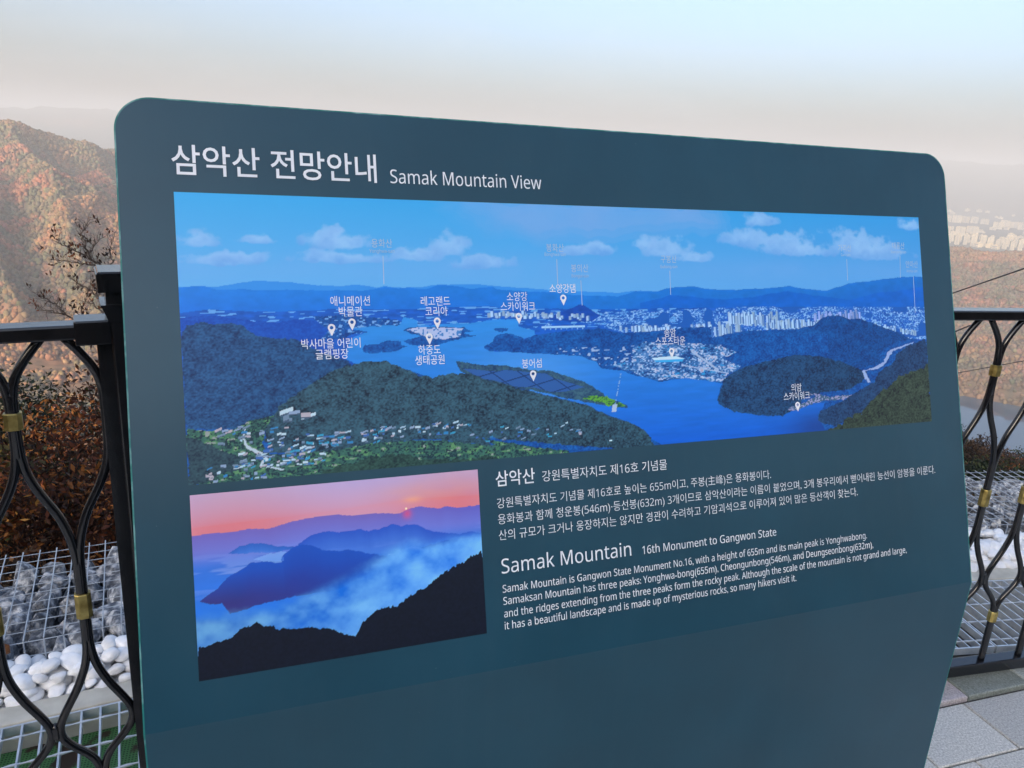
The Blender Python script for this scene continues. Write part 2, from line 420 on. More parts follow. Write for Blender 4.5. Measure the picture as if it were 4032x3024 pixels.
ang = rng.uniform(0, 6.28, N); ca, sa = np.cos(ang)[:, None], np.sin(ang)[:, None]
bx = ICO_V[None, :, :] * jit * sc
bx = np.stack([bx[..., 0] * ca - bx[..., 1] * sa, bx[..., 0] * sa + bx[..., 1] * ca, bx[..., 2]], -1)
CV = (bx + np.stack([x, y, z + s_ * .55], -1)[:, None, :]).reshape(-1, 3)
CF = (ICO_F[None] + (np.arange(N) * 12)[:, None, None]).reshape(-1, 3)
cc = palette(x, y, None) * rng.uniform(.7, 1.25, (N, 1)) * (1 + rng.normal(0, .06, (N, 3)))
cc = np.repeat(np.clip(cc, .01, .6), 12, 0)
MAT['wood'] = tinted('autumn_crowns', rough=.9, spec=.1)
wood = np_mesh('far_woodland', CV, CF, MAT['wood'], col=cc)
tag(wood, 'mixed rust, ochre and green autumn woodland covering the distant hills', 'woodland', kind='stuff')

# ------------------------------------------------------------------ haze
m = bpy.data.materials.new('valley_haze'); m.use_nodes = True
nt = m.node_tree
nt.nodes.remove(nt.nodes['Principled BSDF'])
pv = nt.nodes.new('ShaderNodeVolumePrincipled')
pv.inputs['Color'].default_value = (.645, .655, .685, 1)
pv.inputs['Density'].default_value = 2.2e-4
pv.inputs['Anisotropy'].default_value = 0.0
nt.links.new(pv.outputs[0], nt.nodes['Material Output'].inputs['Volume'])
hb = MB(); hb.box((0, 6900, -3), (14600, 0, 0), (0, 7700, 0), (0, 0, 345))
haze = hb.build('haze', m)
tag(haze, kind='stuff')

# ------------------------------------------------------------------ terrace floor
def v2(az): return Vector((math.sin(R(az)), math.cos(R(az)), 0))
UP = Vector((0, 0, 1))
A_R, A_L = v2(79.5), v2(63.2)                     # kerb directions, right and left of the bend
B_R, B_L = Vector((-A_R.y, A_R.x, 0)), Vector((-A_L.y, A_L.x, 0))
K_R, K_L = Vector((1.888, 2.762, 0)), Vector((-1.03, 1.817, 0))
def cross2(p, d, q, e):
    den = d.x * e.y - d.y * e.x
    t = ((q.x - p.x) * e.y - (q.y - p.y) * e.x) / den
    return p + d * t
def mitre(b):
    return cross2(K_L + B_L * b, A_L, K_R + B_R * b, A_R)
def strip(b0, b1, z0, z1, name, mat, bevel=0, la=-3.2, ra=3.0, kind='structure'):
    """a band that follows both sides of the bend, b = distance outwards from the kerb's inner edge"""
    mb = MB()
    P0 = [K_L + B_L * b0 + A_L * la, mitre(b0), K_R + B_R * b0 + A_R * ra]
    P1 = [K_L + B_L * b1 + A_L * la, mitre(b1), K_R + B_R * b1 + A_R * ra]
    vs = [p + UP * z for z in (z0, z1) for p in P0 + P1]
    f = []
    for i in range(2):
        a, b_, c_, d = i, i + 1, 3 + i + 1, 3 + i
        f += [(6 + a, 6 + b_, 6 + c_, 6 + d), (a, d, c_, b_), (a, b_, 6 + b_, 6 + a), (d, 6 + d, 6 + c_, c_)]
    f += [(0, 6, 9, 3), (2, 5, 11, 8)]
    mb.add(vs, f)
    o = mb.build(name, mat, bevel=bevel)
    return tag(o, kind=kind)
GR0 = -.412                                         # inner edge of the grating
strip(0, .08, -.32, .03, 'concrete_kerb', MAT['kerb'], bevel=.006)
strip(GR0 - .16, GR0 - .004, -.34, -.003, 'concrete_ledge', MAT['ledge'], bevel=.004)
strip(.081, .31, -.42, .012, 'planting_bed', MAT['gravel'])
# channel floor under the grating: green netting over leaf litter
m, nt, b = mat_new('green_netting')
tc = nt.nodes.new('ShaderNodeTexCoord')
mp = nt.nodes.new('ShaderNodeMapping'); mp.inputs['Rotation'].default_value = (0, 0, R(27 + 45)); mp.inputs['Scale'].default_value = (120, 120, 120)
nt.links.new(tc.outputs['Object'], mp.inputs['Vector'])
bk_ = nt.nodes.new('ShaderNodeTexBrick'); bk_.offset = 0; bk_.inputs['Scale'].default_value = 1; bk_.inputs['Brick Width'].default_value = 1; bk_.inputs['Row Height'].default_value = 1
bk_.inputs['Mortar Size'].default_value = .26; bk_.inputs['Color1'].default_value = (.012, .045, .012, 1); bk_.inputs['Color2'].default_value = (.03, .085, .022, 1); bk_.inputs['Mortar'].default_value = (.09, .25, .08, 1)
nt.links.new(mp.outputs['Vector'], bk_.inputs['Vector'])
n = nt.nodes.new('ShaderNodeTexNoise'); n.inputs['Scale'].default_value = 9; n.inputs['Detail'].default_value = 5
nt.links.new(tc.outputs['Object'], n.inputs['Vector'])
r = nt.nodes.new('ShaderNodeValToRGB'); r.color_ramp.elements[0].position = .56; r.color_ramp.elements[1].position = .6
mx = nt.nodes.new('ShaderNodeMix'); mx.data_type = 'RGBA'; mx.inputs['B'].default_value = (.05, .028, .015, 1)
nt.links.new(n.outputs['Fac'], r.inputs['Fac']); nt.links.new(r.outputs['Color'], mx.inputs['Factor'])
nt.links.new(bk_.outputs['Color'], mx.inputs['A']); nt.links.new(mx.outputs['Result'], b.inputs['Base Color'])
setp(b, Roughness=.7)
MAT['net'] = m
for nm_, K_, A_, B_, a0_, a1_, z_, mt_ in (('netted_channel_floor', K_L, A_L, B_L, -3.2, 1.40, -.055, 'net'), ('channel_floor', K_R, A_R, B_R, -1.66, 3.0, -.17, 'channel_bed')):
    mb = MB(); mb.box(K_ + A_ * ((a0_ + a1_) / 2) + B_ * (GR0 / 2) + UP * (z_ - .1), A_ * ((a1_ - a0_) / 2), B_ * (-GR0 / 2 - .003), UP * .1)
    tag(mb.build(nm_, MAT[mt_]), kind='structure')

# granite paving, every slab modelled, two tones of grey
PA = v2(71); PB = Vector((-PA.y, PA.x, 0)); PO = Vector((1.376, 2.013, 0))
mb = MB(); tones = []
def slab(a0, a1, b0, b1, tone, z=0.0):
    g = .0028; e = .003
    P = lambda a, b_, zz: PO + PA * a + PB * b_ + UP * zz
    vs = [P(a0 + g, b0 + g, z - .05), P(a1 - g, b0 + g, z - .05), P(a1 - g, b1 - g, z - .05), P(a0 + g, b1 - g, z - .05),
          P(a0 + g, b0 + g, z - e), P(a1 - g, b0 + g, z - e), P(a1 - g, b1 - g, z - e), P(a0 + g, b1 - g, z - e),
          P(a0 + g + e, b0 + g + e, z), P(a1 - g - e, b0 + g + e, z), P(a1 - g - e, b1 - g - e, z), P(a0 + g + e, b1 - g - e, z)]
    fs = [(8, 9, 10, 11)] + [(q + i, q + (i + 1) % 4, q + 4 + (i + 1) % 4, q + 4 + i) for q in (0, 4) for i in range(4)]
    mb.add(vs, fs); tones.extend([tone] * len(vs))
LIGHT, MID, DARK = (.53, .52, .49), (.43, .42, .40), (.24, .238, .235)
for row in range(0, 16):
    b1 = -.2 * row; b0 = b1 - .2
    x0 = -4.5 + [.0, .125, .30][row % 3] + .09
    while x0 < 3.2:
        w = .30
        rr_ = random.random()
        t = LIGHT if rr_ < .6 else (MID if rr_ < .8 else DARK)
        k = random.uniform(.92, 1.08)
        slab(x0, x0 + w, b0, b1, tuple(q * k for q in t)); x0 += w
x0 = -4.3
i = 0
while x0 < 3.2:                                     # border row under the railing
    t = [MID, LIGHT, DARK][i % 3] if i % 2 else MID
    slab(x0, x0 + .26, .004, .150, tuple(q * random.uniform(.8, 1.0) for q in t), z=.012); x0 += .26; i += 1
MAT['granite'] = tinted('granite_slab', rough=.75, noise=.38, nscale=190)
worn(MAT['granite'], .25)
pv_ = mb.build('pavement', MAT['granite'])
ca = pv_.data.color_attributes.new('tint', 'FLOAT_COLOR', 'POINT')
ca.data.foreach_set('color', np.array([(*t, 1) for t in tones], dtype=np.float32).ravel())
tag(pv_, kind='structure')
mb = MB(); q = lambda a, b_, z: PO + PA * a + PB * b_ + UP * z
mb.add([q(-4.6, -3.3, -.008), q(3.3, -3.3, -.008), q(3.3, .02, -.008), q(-4.6, .02, -.008)], [(0, 1, 2, 3)])
tag(mb.build('paving_joints', MAT['mortar']), kind='structure')

# ------------------------------------------------------------------ steel gratings over the channel
def grating(name, K, A, B, a0, a1, label):
    root = empty(name, K + A * ((a0 + a1) / 2) + B * (GR0 / 2), label, 'drain grating', 'steel gratings over the green-lined channel')
    bars = MB(); rods = MB(); fr = MB()
    zt = .026
    n = int((a1 - a0) / .046)
    for i in range(n + 1):
        p = K + A * (a0 + (a1 - a0) * i / n)
        bars.box(p + B * (GR0 / 2) + UP * (zt - .0125), A * .0024, B * (-GR0 / 2 - .008), UP * .0125)
    for b_ in np.arange(-.055, GR0, -.105):
        # twisted square cross rods
        pts = [K + A * a + B * float(b_) + UP * (zt - .001) for a in np.linspace(a0, a1, int((a1 - a0) / .011))]
        tw = [.0034 + .0013 * math.sin(k * 1.37) for k in range(len(pts))]
        rods.tube(pts, tw, n=5)
    for b_ in (-.006, GR0 + .006):
        fr.box(K + A * ((a0 + a1) / 2) + B * b_ + UP * (zt - .0125), A * ((a1 - a0) / 2), B * .003, UP * .0127)
    bars.build('bearing_bars', MAT['galv'], root)
    rods.build('twisted_rods', MAT['galv'], root)
    fr.build('edge_bars', MAT['galv'], root)
    return root
grating('steel_grating', K_L, A_L, B_L, -1.6, .02, 'pale galvanised steel grating over green netting, below the white pebbles left of the sign')
grating('steel_grating', K_L, A_L, B_L, .03, 1.38, 'galvanised steel grating running behind the foot of the sign board')
grating('steel_grating', K_R, A_R, B_R, -1.62, -.25, 'galvanised steel grating hidden mostly behind the right half of the sign')
grating('steel_grating', K_R, A_R, B_R, -.24, 1.9, 'pale galvanised steel grating seen through the railing right of the sign')

# ------------------------------------------------------------------ railings
ZR = dict(top=1.225, under=1.198)
KEY = [(1.200, .058), (1.165, .030), (1.13, .0095), (1.10, .0035), (1.05, .0026), (.985, .0032), (.945, .0085), (.905, .024), (.85, .0525), (.805, .0655), (.765, .0718), (.66, .0724), (.55, .0718), (.51, .0655), (.46, .046), (.42, .024), (.388, .0085), (.37, .0062), (.352, .0085), (.325, .026), (.30, .052), (.275, .0665), (.25, .0712), (.227, .0722), (.15, .0722), (.062, .0722)]
KZ = np.array([k[0] for k in KEY])[::-1]; KD = np.array([k[1] for k in KEY])[::-1]
def bar_path():
    zs = np.linspace(.062, 1.2, 96)
    d = np.interp(zs, KZ, KD)
    for _ in range(2):
        d[1:-1] = (d[:-2] + 2 * d[1:-1] + d[2:]) / 4
    return zs, d
BZ, BD = bar_path()
def railing(name, O, D, cols, u_lo, u_hi, posts, label, k_first, k_last, brackets=()):
    """O a point under the rail's front edge, D its direction; columns of touching bars every 0.15 m"""
    Nn = Vector((-D.y, D.x, 0))                     # away from the terrace
    mid = Nn * .026
    root = empty(name, O + D * ((u_lo + u_hi) / 2) + mid, label, 'railing', 'black ornamental railings along the terrace edge')
    P = lambda u, z, n=0.0: O + D * u + mid + Nn * n + UP * z
    t = MB(); t.box(P((u_lo + u_hi) / 2, 1.2115), D * ((u_hi - u_lo) / 2), Nn * .026, UP * .0135)
    t.build('top_rail', MAT['black'], root, bevel=.004)
    t = MB(); t.box(P((u_lo + u_hi) / 2, .045), D * ((u_hi - u_lo) / 2), Nn * .022, UP * .02)
    t.build('bottom_rail', MAT['black'], root, bevel=.004)
    for k in range(k_first, k_last + 1):
        for s in (-1, 1):                           # two bars per column; they touch here and lean to the neighbours
            pts = [P(cols + .15 * k + s * d, z) for z, d in zip(BZ, BD)]
            u_mid = cols + .15 * k + s * .05
            if not (u_lo + .01 < u_mid < u_hi - .01) or any(abs(u_mid - q) < .03 for q in posts):
                continue
            t = MB(); t.tube(pts, .0083, n=10, ref=D)
            if s == 1:                              # the weld that joins touching bars into one stem
                for z0_, z1_, dx in ((1.122, .955, 0), (.785, .532, .075), (.392, .348, 0), (.262, .08, .075)):
                    zz = np.linspace(z1_, z0_, 7)
                    t.tube([P(cols + .15 * k + dx, float(z)) for z in zz], [.004] + [.0088] * 5 + [.004], n=8, ref=D)
            bo = t.build('baluster', MAT['black'], root, smooth=True)
            sl_ = []
            if s == 1: sl_ = [(cols + .15 * k, 1.05, .016)]
            if s == 1: sl_ += [(cols + .15 * k + .075, .652, .027), (cols + .15 * k + .075, .227, .018)]
            for (u, z, h) in sl_:
                c_ = MB()
                hw, hd = .0145, .0125
                ring = [(-hw, -hd * .5), (-hw * .5, -hd), (hw * .5, -hd), (hw, -hd * .5), (hw, hd * .5), (hw * .5, hd), (-hw * .5, hd), (-hw, hd * .5)]
                if z < .3: ring = [(a * .9, b_) for a, b_ in ring]
                vs = []
                for zz, sc_ in ((-h, .93), (-h * .93, 1), (h * .93, 1), (h, .93)):
                    vs += [P(u + a * sc_, z + zz, b_ * sc_) for a, b_ in ring]
                fs = [(q * 8 + i, q * 8 + (i + 1) % 8, (q + 1) * 8 + (i + 1) % 8, (q + 1) * 8 + i) for q in range(3) for i in range(8)]
                fs += [tuple(range(7, -1, -1)), tuple(range(24, 32))]
                c_.add(vs, fs)
                c_.build('brass_collar', MAT['brass'], bo)
            if s == 1:                              # small pointed drop under the crossing
                c_ = MB()
                c_.tube([P(cols + .15 * k, .385), P(cols + .15 * k, .36), P(cols + .15 * k, .345)], [.010, .010, .0015], n=6)
                c_.build('drop_finial', MAT['black'], bo)
    for u in posts:
        p = MB()
        p.box(P(u, .66), D * .030, Nn * .030, UP * .66)
        po = p.build('post', MAT['black'], root, bevel=.003)
        c_ = MB()
        def frus(z0, z1, w0, w1):
            vs = [P(u + a * w, z, b_ * w) for z, w in ((z0, w0), (z1, w1)) for a, b_ in ((-1, -1), (1, -1), (1, 1), (-1, 1))]
            c_.add(vs, [(3, 2, 1, 0), (4, 5, 6, 7), (0, 1, 5, 4), (1, 2, 6, 5), (2, 3, 7, 6), (3, 0, 4, 7)])
        frus(1.228, 1.258, .032, .042)              # flared collar
        frus(1.2585, 1.2625, .044, .044)
        frus(1.2625, 1.285, .035, .034)             # neck
        frus(1.2855, 1.3185, .046, .047)            # cap block
        frus(1.319, 1.322, .045, .043)
        c_.build('post_cap', MAT['black'], po)
        for sgn in (-1, 1):
            b_ = MB(); b_.box(P(u + sgn * .060, 1.2105), D * .029, Nn * .033, UP * .0225)
            b_.build('rail_bracket', MAT['black'], po, bevel=.003)
            b_ = MB(); b_.box(P(u + sgn * .0428, .63), D * .0125, Nn * .010, UP * .565)
            b_.build('side_stile', MAT['black'], po)
    return root
D_L, D_R = v2(60), v2(75.1)
O_L = Vector((-.7844, 1.3301, 0)); O_R = Vector((1.1584, 2.0414, 0))
CORNER = cross2(O_L, D_L, O_R, D_R)
uL = (CORNER - O_L).dot(D_L); uR = (CORNER - O_R).dot(D_R)
railing('metal_railing', O_L, D_L, -.112, -1.7, uL - .03, [.088], 'black wrought railing with brass collars left of the sign, ending in a capped post', -11, 6)
railing('metal_railing', O_R, D_R, .071, uR + .02, 1.75, [uR + .06], 'black wrought railing with brass collars right of the sign, above the grey paving', -10, 11)

# ------------------------------------------------------------------ gabions, stones and pebbles
def ico(sub):
    bm = bmesh.new(); bmesh.ops.create_icosphere(bm, subdivisions=sub, radius=1)
    vs = np.array([v.co[:] for v in bm.verts]); fs = [tuple(v.index for v in f.verts) for f in bm.faces]
    bm.free(); return vs, fs
def rock_mesh(name, seed, mat, n=18):
    """broken stone: hull of scattered points, sharp faces"""
    g = np.random.default_rng(seed)
    bm = bmesh.new()
    p = g.normal(size=(n, 3)); p /= np.linalg.norm(p, axis=1)[:, None]
    p *= g.uniform(.82, 1.12, (n, 1)) * np.array([1.2, .95, .82])
    for v in p: bm.verts.new(v)
    rs = bmesh.ops.convex_hull(bm, input=bm.verts)
    bmesh.ops.delete(bm, geom=[v for v in bm.verts if not v.link_faces], context='VERTS')
    bmesh.ops.bevel(bm, geom=bm.edges[:], offset=.05, segments=1, affect='EDGES')
    me = bpy.data.meshes.new(name); bm.to_mesh(me); bm.free(); me.materials.append(mat)
    return me
def pebble_mesh(name, seed, mat):
    g = np.random.default_rng(seed)
    vs, fs = ico(3)
    a, b_, c_ = g.normal(size=3), g.normal(size=3), g.normal(size=3)
    k = 1 + .13 * np.sin(vs @ a * 1.6 + 1) + .09 * np.sin(vs @ b_ * 2.1) + .05 * np.sin(vs @ c_ * 3)
    vs = vs * k[:, None] * np.array([1.12, .95, .66])
    me = bpy.data.meshes.new(name); me.from_pydata(vs.tolist(), [], fs); me.materials.append(mat)
    me.polygons.foreach_set('use_smooth', [True] * len(fs))
    return me
def put(me, name, loc, s, rot, label, cat, group):
    o = bpy.data.objects.new(name, me); o.location = loc; o.scale = (s, s, s); o.rotation_euler = rot
    COL.objects.link(o); tag(o, label, cat, group); return o
def gabion(K, A, B, a0, a1, b0, b1, z1, label):
    root = empty('wire_gabion', K + A * ((a0 + a1) / 2) + B * ((b0 + b1) / 2), label, 'gabion', 'wire gabions beyond the pebbles')
    P = lambda a, b_, z: K + A * a + B * b_ + UP * z
    lid = MB(); z0 = -.35
    na_, nb_ = int((a1 - a0) / .051), int((b1 - b0) / .052)
    for i in range(na_ + 1):
        a = a0 + (a1 - a0) * i / na_
        lid.tube([P(a, b0, z1 + .004), P(a, (b0 + b1) / 2, z1 + .001 + random.uniform(-.003, .003)), P(a, b1 + .012, z1 + .006)], .0021, n=6)
    for k in range(nb_ + 1):
        b_ = b0 + (b1 - b0) * k / nb_
        lid.tube([P(a, b_, z1 + random.uniform(-.002, .002)) for a in np.linspace(a0, a1, 12)], .0015, n=5)
    lid.build('wire_lid', MAT['wire'], root)
    for nm, b_ in (('wire_front', b0),):
        w = MB()
        for i in range(na_ + 1):
            a = a0 + (a1 - a0) * i / na_
            w.tube([P(a, b_, z0), P(a, b_, z1)], .0024, n=5)
        for z in np.arange(z1 - .05, z0, -.05):
            w.tube([P(a0, b_, z), P(a1, b_, z)], .0019, n=5)
        w.build(nm, MAT['wire'], root)
    return root
ZL = .118
gabion(K_L, A_L, B_L, -1.5, 1.32, .245, .80, ZL, 'wire gabion of large grey stones left of the sign behind the pebbles')
gabion(K_R, A_R, B_R, -1.55, 1.9, .30, .86, ZL - .008, 'wire gabion of small stone chips right of the sign behind the pebbles')
rocks = [rock_mesh('rock_%s' % c_, 100 + i, MAT['stone']) for i, c_ in enumerate('abcdefgh')]
chips = [rock_mesh('chip_%s' % c_, 200 + i, MAT['chip'], 12) for i, c_ in enumerate('abcdefgh')]
pebs = [pebble_mesh('pebble_%s' % c_, 300 + i, MAT['pebble']) for i, c_ in enumerate('abcdefgh')]
def rrot(flat=1.0): return (random.uniform(-3, 3) * flat, random.uniform(-3, 3) * flat, random.uniform(0, 6.28))
G1 = 'large grey stones packed in the left gabion'; G2 = 'small stone chips packed in the right gabion'
for lay, z in enumerate((.0, .058)):
    a = -1.45 + lay * .045
    while a < .55:
        b_ = .285 + lay * .03
        while b_ < .79:
            s = random.uniform(.052, .078)
            drop = .012 * smooth01(.66, .8, b_)
            put(random.choice(rocks), 'gabion_stone', K_L + A_L * (a + random.uniform(-.022, .022)) + B_L * (b_ + random.uniform(-.018, .018)) + UP * (min(z, ZL - .006 - s * .82) + random.uniform(-.008, .0) - float(drop)), s, rrot(),
                'rough grey limestone block caged in the left gabion', 'stone', G1)
            b_ += .088
        a += .098
for lay, z in enumerate((.055, .078)):
    a = -.45 + lay * .03
    while a < 1.72:
        b_ = .325 + lay * .03
        while b_ < .86:
            if lay == 0 or random.random() < .8:
                s = random.uniform(.030, .044)
                put(random.choice(chips), 'gabion_chip', K_R + A_R * (a + random.uniform(-.02, .02)) + B_R * (b_ + random.uniform(-.02, .02)) + UP * (min(z, ZL - .014 - s * .8) + random.uniform(-.01, .0)), s, rrot(),
                    'small grey or tan stone chip caged in the right gabion', 'stone', G2)
            b_ += .074 if lay == 0 else .09
        a += .07 if lay == 0 else .09
strip(.32, .85, -.3, -.02, 'gravel_fill', noisy('gravel_fill', (.12, .12, .13), (.5, .5, .5), 45, rough=.95, bump=.8), kind='structure')
G3 = 'white pebbles in the bed left of the sign'; G4 = 'white pebbles in the bed right of the sign'
for (K, A, B, a0, a1, b1, g_, lb) in ((K_L, A_L, B_L, -.75, .20, .235, G3, 'smooth white pebble in the bed between left kerb and gabion'), (K_R, A_R, B_R, -.22, .85, .30, G4, 'smooth white pebble in the bed between right kerb and gabion')):
    for lay in range(2):
        b_ = .104 + lay * .026
        row = 0
        while b_ < b1 - .01:
            a = a0 + (row % 2) * .03 + lay * .02
            while a < a1:
                s = random.uniform(.023, .034) if random.random() < .75 else random.uniform(.017, .024)
                z = .026 + .022 * smooth01(.1, .2, b_) + lay * .026
                if lay == 0 or random.random() < .8:
                    put(random.choice(pebs), 'white_pebble', K + A * (a + random.uniform(-.013, .013)) + B * (b_ + random.uniform(-.011, .011)) + UP * float(z + random.uniform(-.006, .006)), s, (random.uniform(-.5, .5), random.uniform(-.5, .5), random.uniform(0, 6.28)), lb, 'pebble', g_)
                a += .046
            b_ += .038; row += 1
# dry leaf lying between pebbles and gabion, and leaf scraps under the grating
MAT['leaf'] = noisy('dry_leaf', (.10, .032, .008), (.22, .085, .022), 25, rough=.7, bump=.3, bscale=70)
def leaf_obj(c, A, B, L, W, label, lift=.02):
    vs = []; fs = []
    nl, nw = 14, 6
    for i in range(nl + 1):
        t = i / nl
        w = W * math.sin(math.pi * min(1, t * .92 + .05)) ** .7 * (1 + .18 * math.sin(t * 19))
        for k in range(nw + 1):
            s = k / nw * 2 - 1
            z = lift * (abs(s) ** 1.5) + .012 * math.sin(t * 7 + s * 2) + .01 * math.sin(t * 3)
            vs.append(c + A * ((t - .5) * L) + B * (s * w) + UP * z)
    for i in range(nl):
        for k in range(nw):
            a = i * (nw + 1) + k
            fs.append((a, a + 1, a + nw + 2, a + nw + 1))
    mb = MB(); mb.add(vs, fs)
    o = mb.build('dry_leaf', MAT['leaf'], None, smooth=True)
    md = o.modifiers.new('thick', 'SOLIDIFY'); md.thickness = .0012
    return tag(o, label, 'leaf')
leaf_obj(K_L + A_L * -.40 + B_L * .222 + UP * .102, A_L, B_L, .20, .028, 'long brown dried leaf lying on the white pebbles against the gabion')
leaf_obj(K_L + A_L * -.25 + B_L * -.17 + UP * -.05, B_L, A_L, .09, .03, 'dark curled leaf scrap on the green netting under the grating')
leaf_obj(K_L + A_L * -.52 + B_L * -.20 + UP * -.05, (A_L + B_L).normalized(), (A_L - B_L).normalized(), .12, .04, 'broad brown leaf on the green netting farther left under the grating')

# ------------------------------------------------------------------ information sign
S_O = Vector((-.48271, .87636, .76))
S_X = Vector((.933984, .357314, 0)); S_B = Vector((-.357314, .933984, 0))
TILT = R(18.7)
S_Y = UP * math.cos(TILT) + S_B * math.sin(TILT)
S_N = S_X.cross(S_Y)                                # towards the reader
SW, SH, SR, STH = 1.567, .8965, .05, .009
def SP(u, v, n=0.0): return S_O + S_X * u + S_Y * v + S_N * n
sign = empty('information_sign', S_O + S_X * (SW / 2) - UP * .76, 'large slate blue bent-sheet sign board with landscape photographs and white Korean and English text', 'sign')
outline = []                                        # upper sheet outline from the right crease round to the left crease
for k in range(13):
    a = math.pi / 2 * k / 12
    outline.append((SW - SR + SR * math.cos(a), SH - SR + SR * math.sin(a)))
for k in range(13):
    a = math.pi / 2 + math.pi / 2 * k / 12
    outline.append((SR + SR * math.cos(a), SH - SR + SR * math.sin(a)))
low = Vector(S_N); low.z = 0; low.normalize()       # lower sheet faces straight out
def crease_rows():
    """gently rounded fold, returns (point on the front face, normal) from upper to lower sheet"""
    rows = []
    rr_ = .012
    for k in range(9):
        a = TILT * (1 - k / 8)
        n = low * math.cos(a) + UP * math.sin(a)
        y = UP * math.cos(a) - low * math.sin(a)
        rows.append((n, y))
    return rows
front = MB(); back = MB(); rim = MB()
nF, nLow = S_N, low
def face_pts(off):
    """outline of the whole bent sheet on one side, off behind the front"""
    up_ = [S_O + S_X * u + S_Y * v - nF * off for u, v in outline]
    mid_n = (nF + nLow).normalized() * (off / math.cos(TILT / 2))
    cr = [S_O - mid_n, S_O + S_X * SW - mid_n]
    lo = [S_O - UP * .758 - nLow * off, S_O + S_X * SW - UP * .758 - nLow * off]
    return up_, cr, lo
for off, mbx, flip in ((0, front, False), (STH, back, True)):
    up_, cr, lo = face_pts(off)
    vs = [cr[1]] + up_ + [cr[0]] + [lo[0], lo[1]]
    n_ = len(up_)
    f = [tuple(range(0, n_ + 2)), (0, n_ + 1, n_ + 2, n_ + 3)]
    mbx.add(vs, [tuple(reversed(x)) for x in f] if flip else f)
uf, cf, lf = face_pts(-.0004); ub, cb, lb_ = face_pts(STH + .0004)
lpF = [lf[1], cf[1]] + uf + [cf[0], lf[0]]; lpB = [lb_[1], cb[1]] + ub + [cb[0], lb_[0]]
# the rim: a thin painted edge with a narrow bright return visible from the front
inner = []
cen = S_O + S_X * (SW / 2)
for i, p in enumerate(lpF):
    d = (lpF[min(i + 1, len(lpF) - 1)] - lpF[max(i - 1, 0)]).normalized()
    nrm = low if i in (0, len(lpF) - 1) else S_N
    inw = nrm.cross(d).normalized()
    inner.append(p + inw * .0022)
n_ = len(lpF)
rim.add(lpF + lpB + inner, [(i, n_ + i, n_ + i + 1, i + 1) for i in range(n_ - 1)] + [(i, i + 1, 2 * n_ + i + 1, 2 * n_ + i) for i in range(n_ - 1)])
front.build('panel', MAT['panel'], sign)
back.build('back_sheet', MAT['panel_back'], sign)
rim.build('edge_trim', MAT['panel_edge'], sign)
for u in (.3, SW - .3):                             # stays behind the board
    mb = MB(); mb.box(SP(u, .1, -.05) - UP * .40, S_X * .02, S_B * .02, UP * .44)
    mb.build('support_post', MAT['black'], sign)

# ---- the two printed photographs: colour fields on fine meshes
def inside(poly, X, Y):
    p = np.array(poly); c = np.zeros(X.shape, bool)
    x0, y0 = p[:, 0], p[:, 1]; x1, y1 = np.roll(x0, -1), np.roll(y0, -1)
    for a, b_, c_, d in zip(x0, y0, x1, y1):
        if b_ == d: continue
        m_ = ((b_ > Y) != (d > Y)) & (X < (c_ - a) * (Y - b_) / (d - b_) + a)
        c ^= m_
    return c
def lay(img, mask, col):
    img[:] = np.where(mask[..., None], col, img)
def crest(pts, X, jag=0, seed=0, sc=200):
    p = np.array(sorted(pts))
    return np.interp(X, p[:, 0], p[:, 1]) + jag * (fbm(X * sc, X * 0 + seed, seed, 3) - .5)

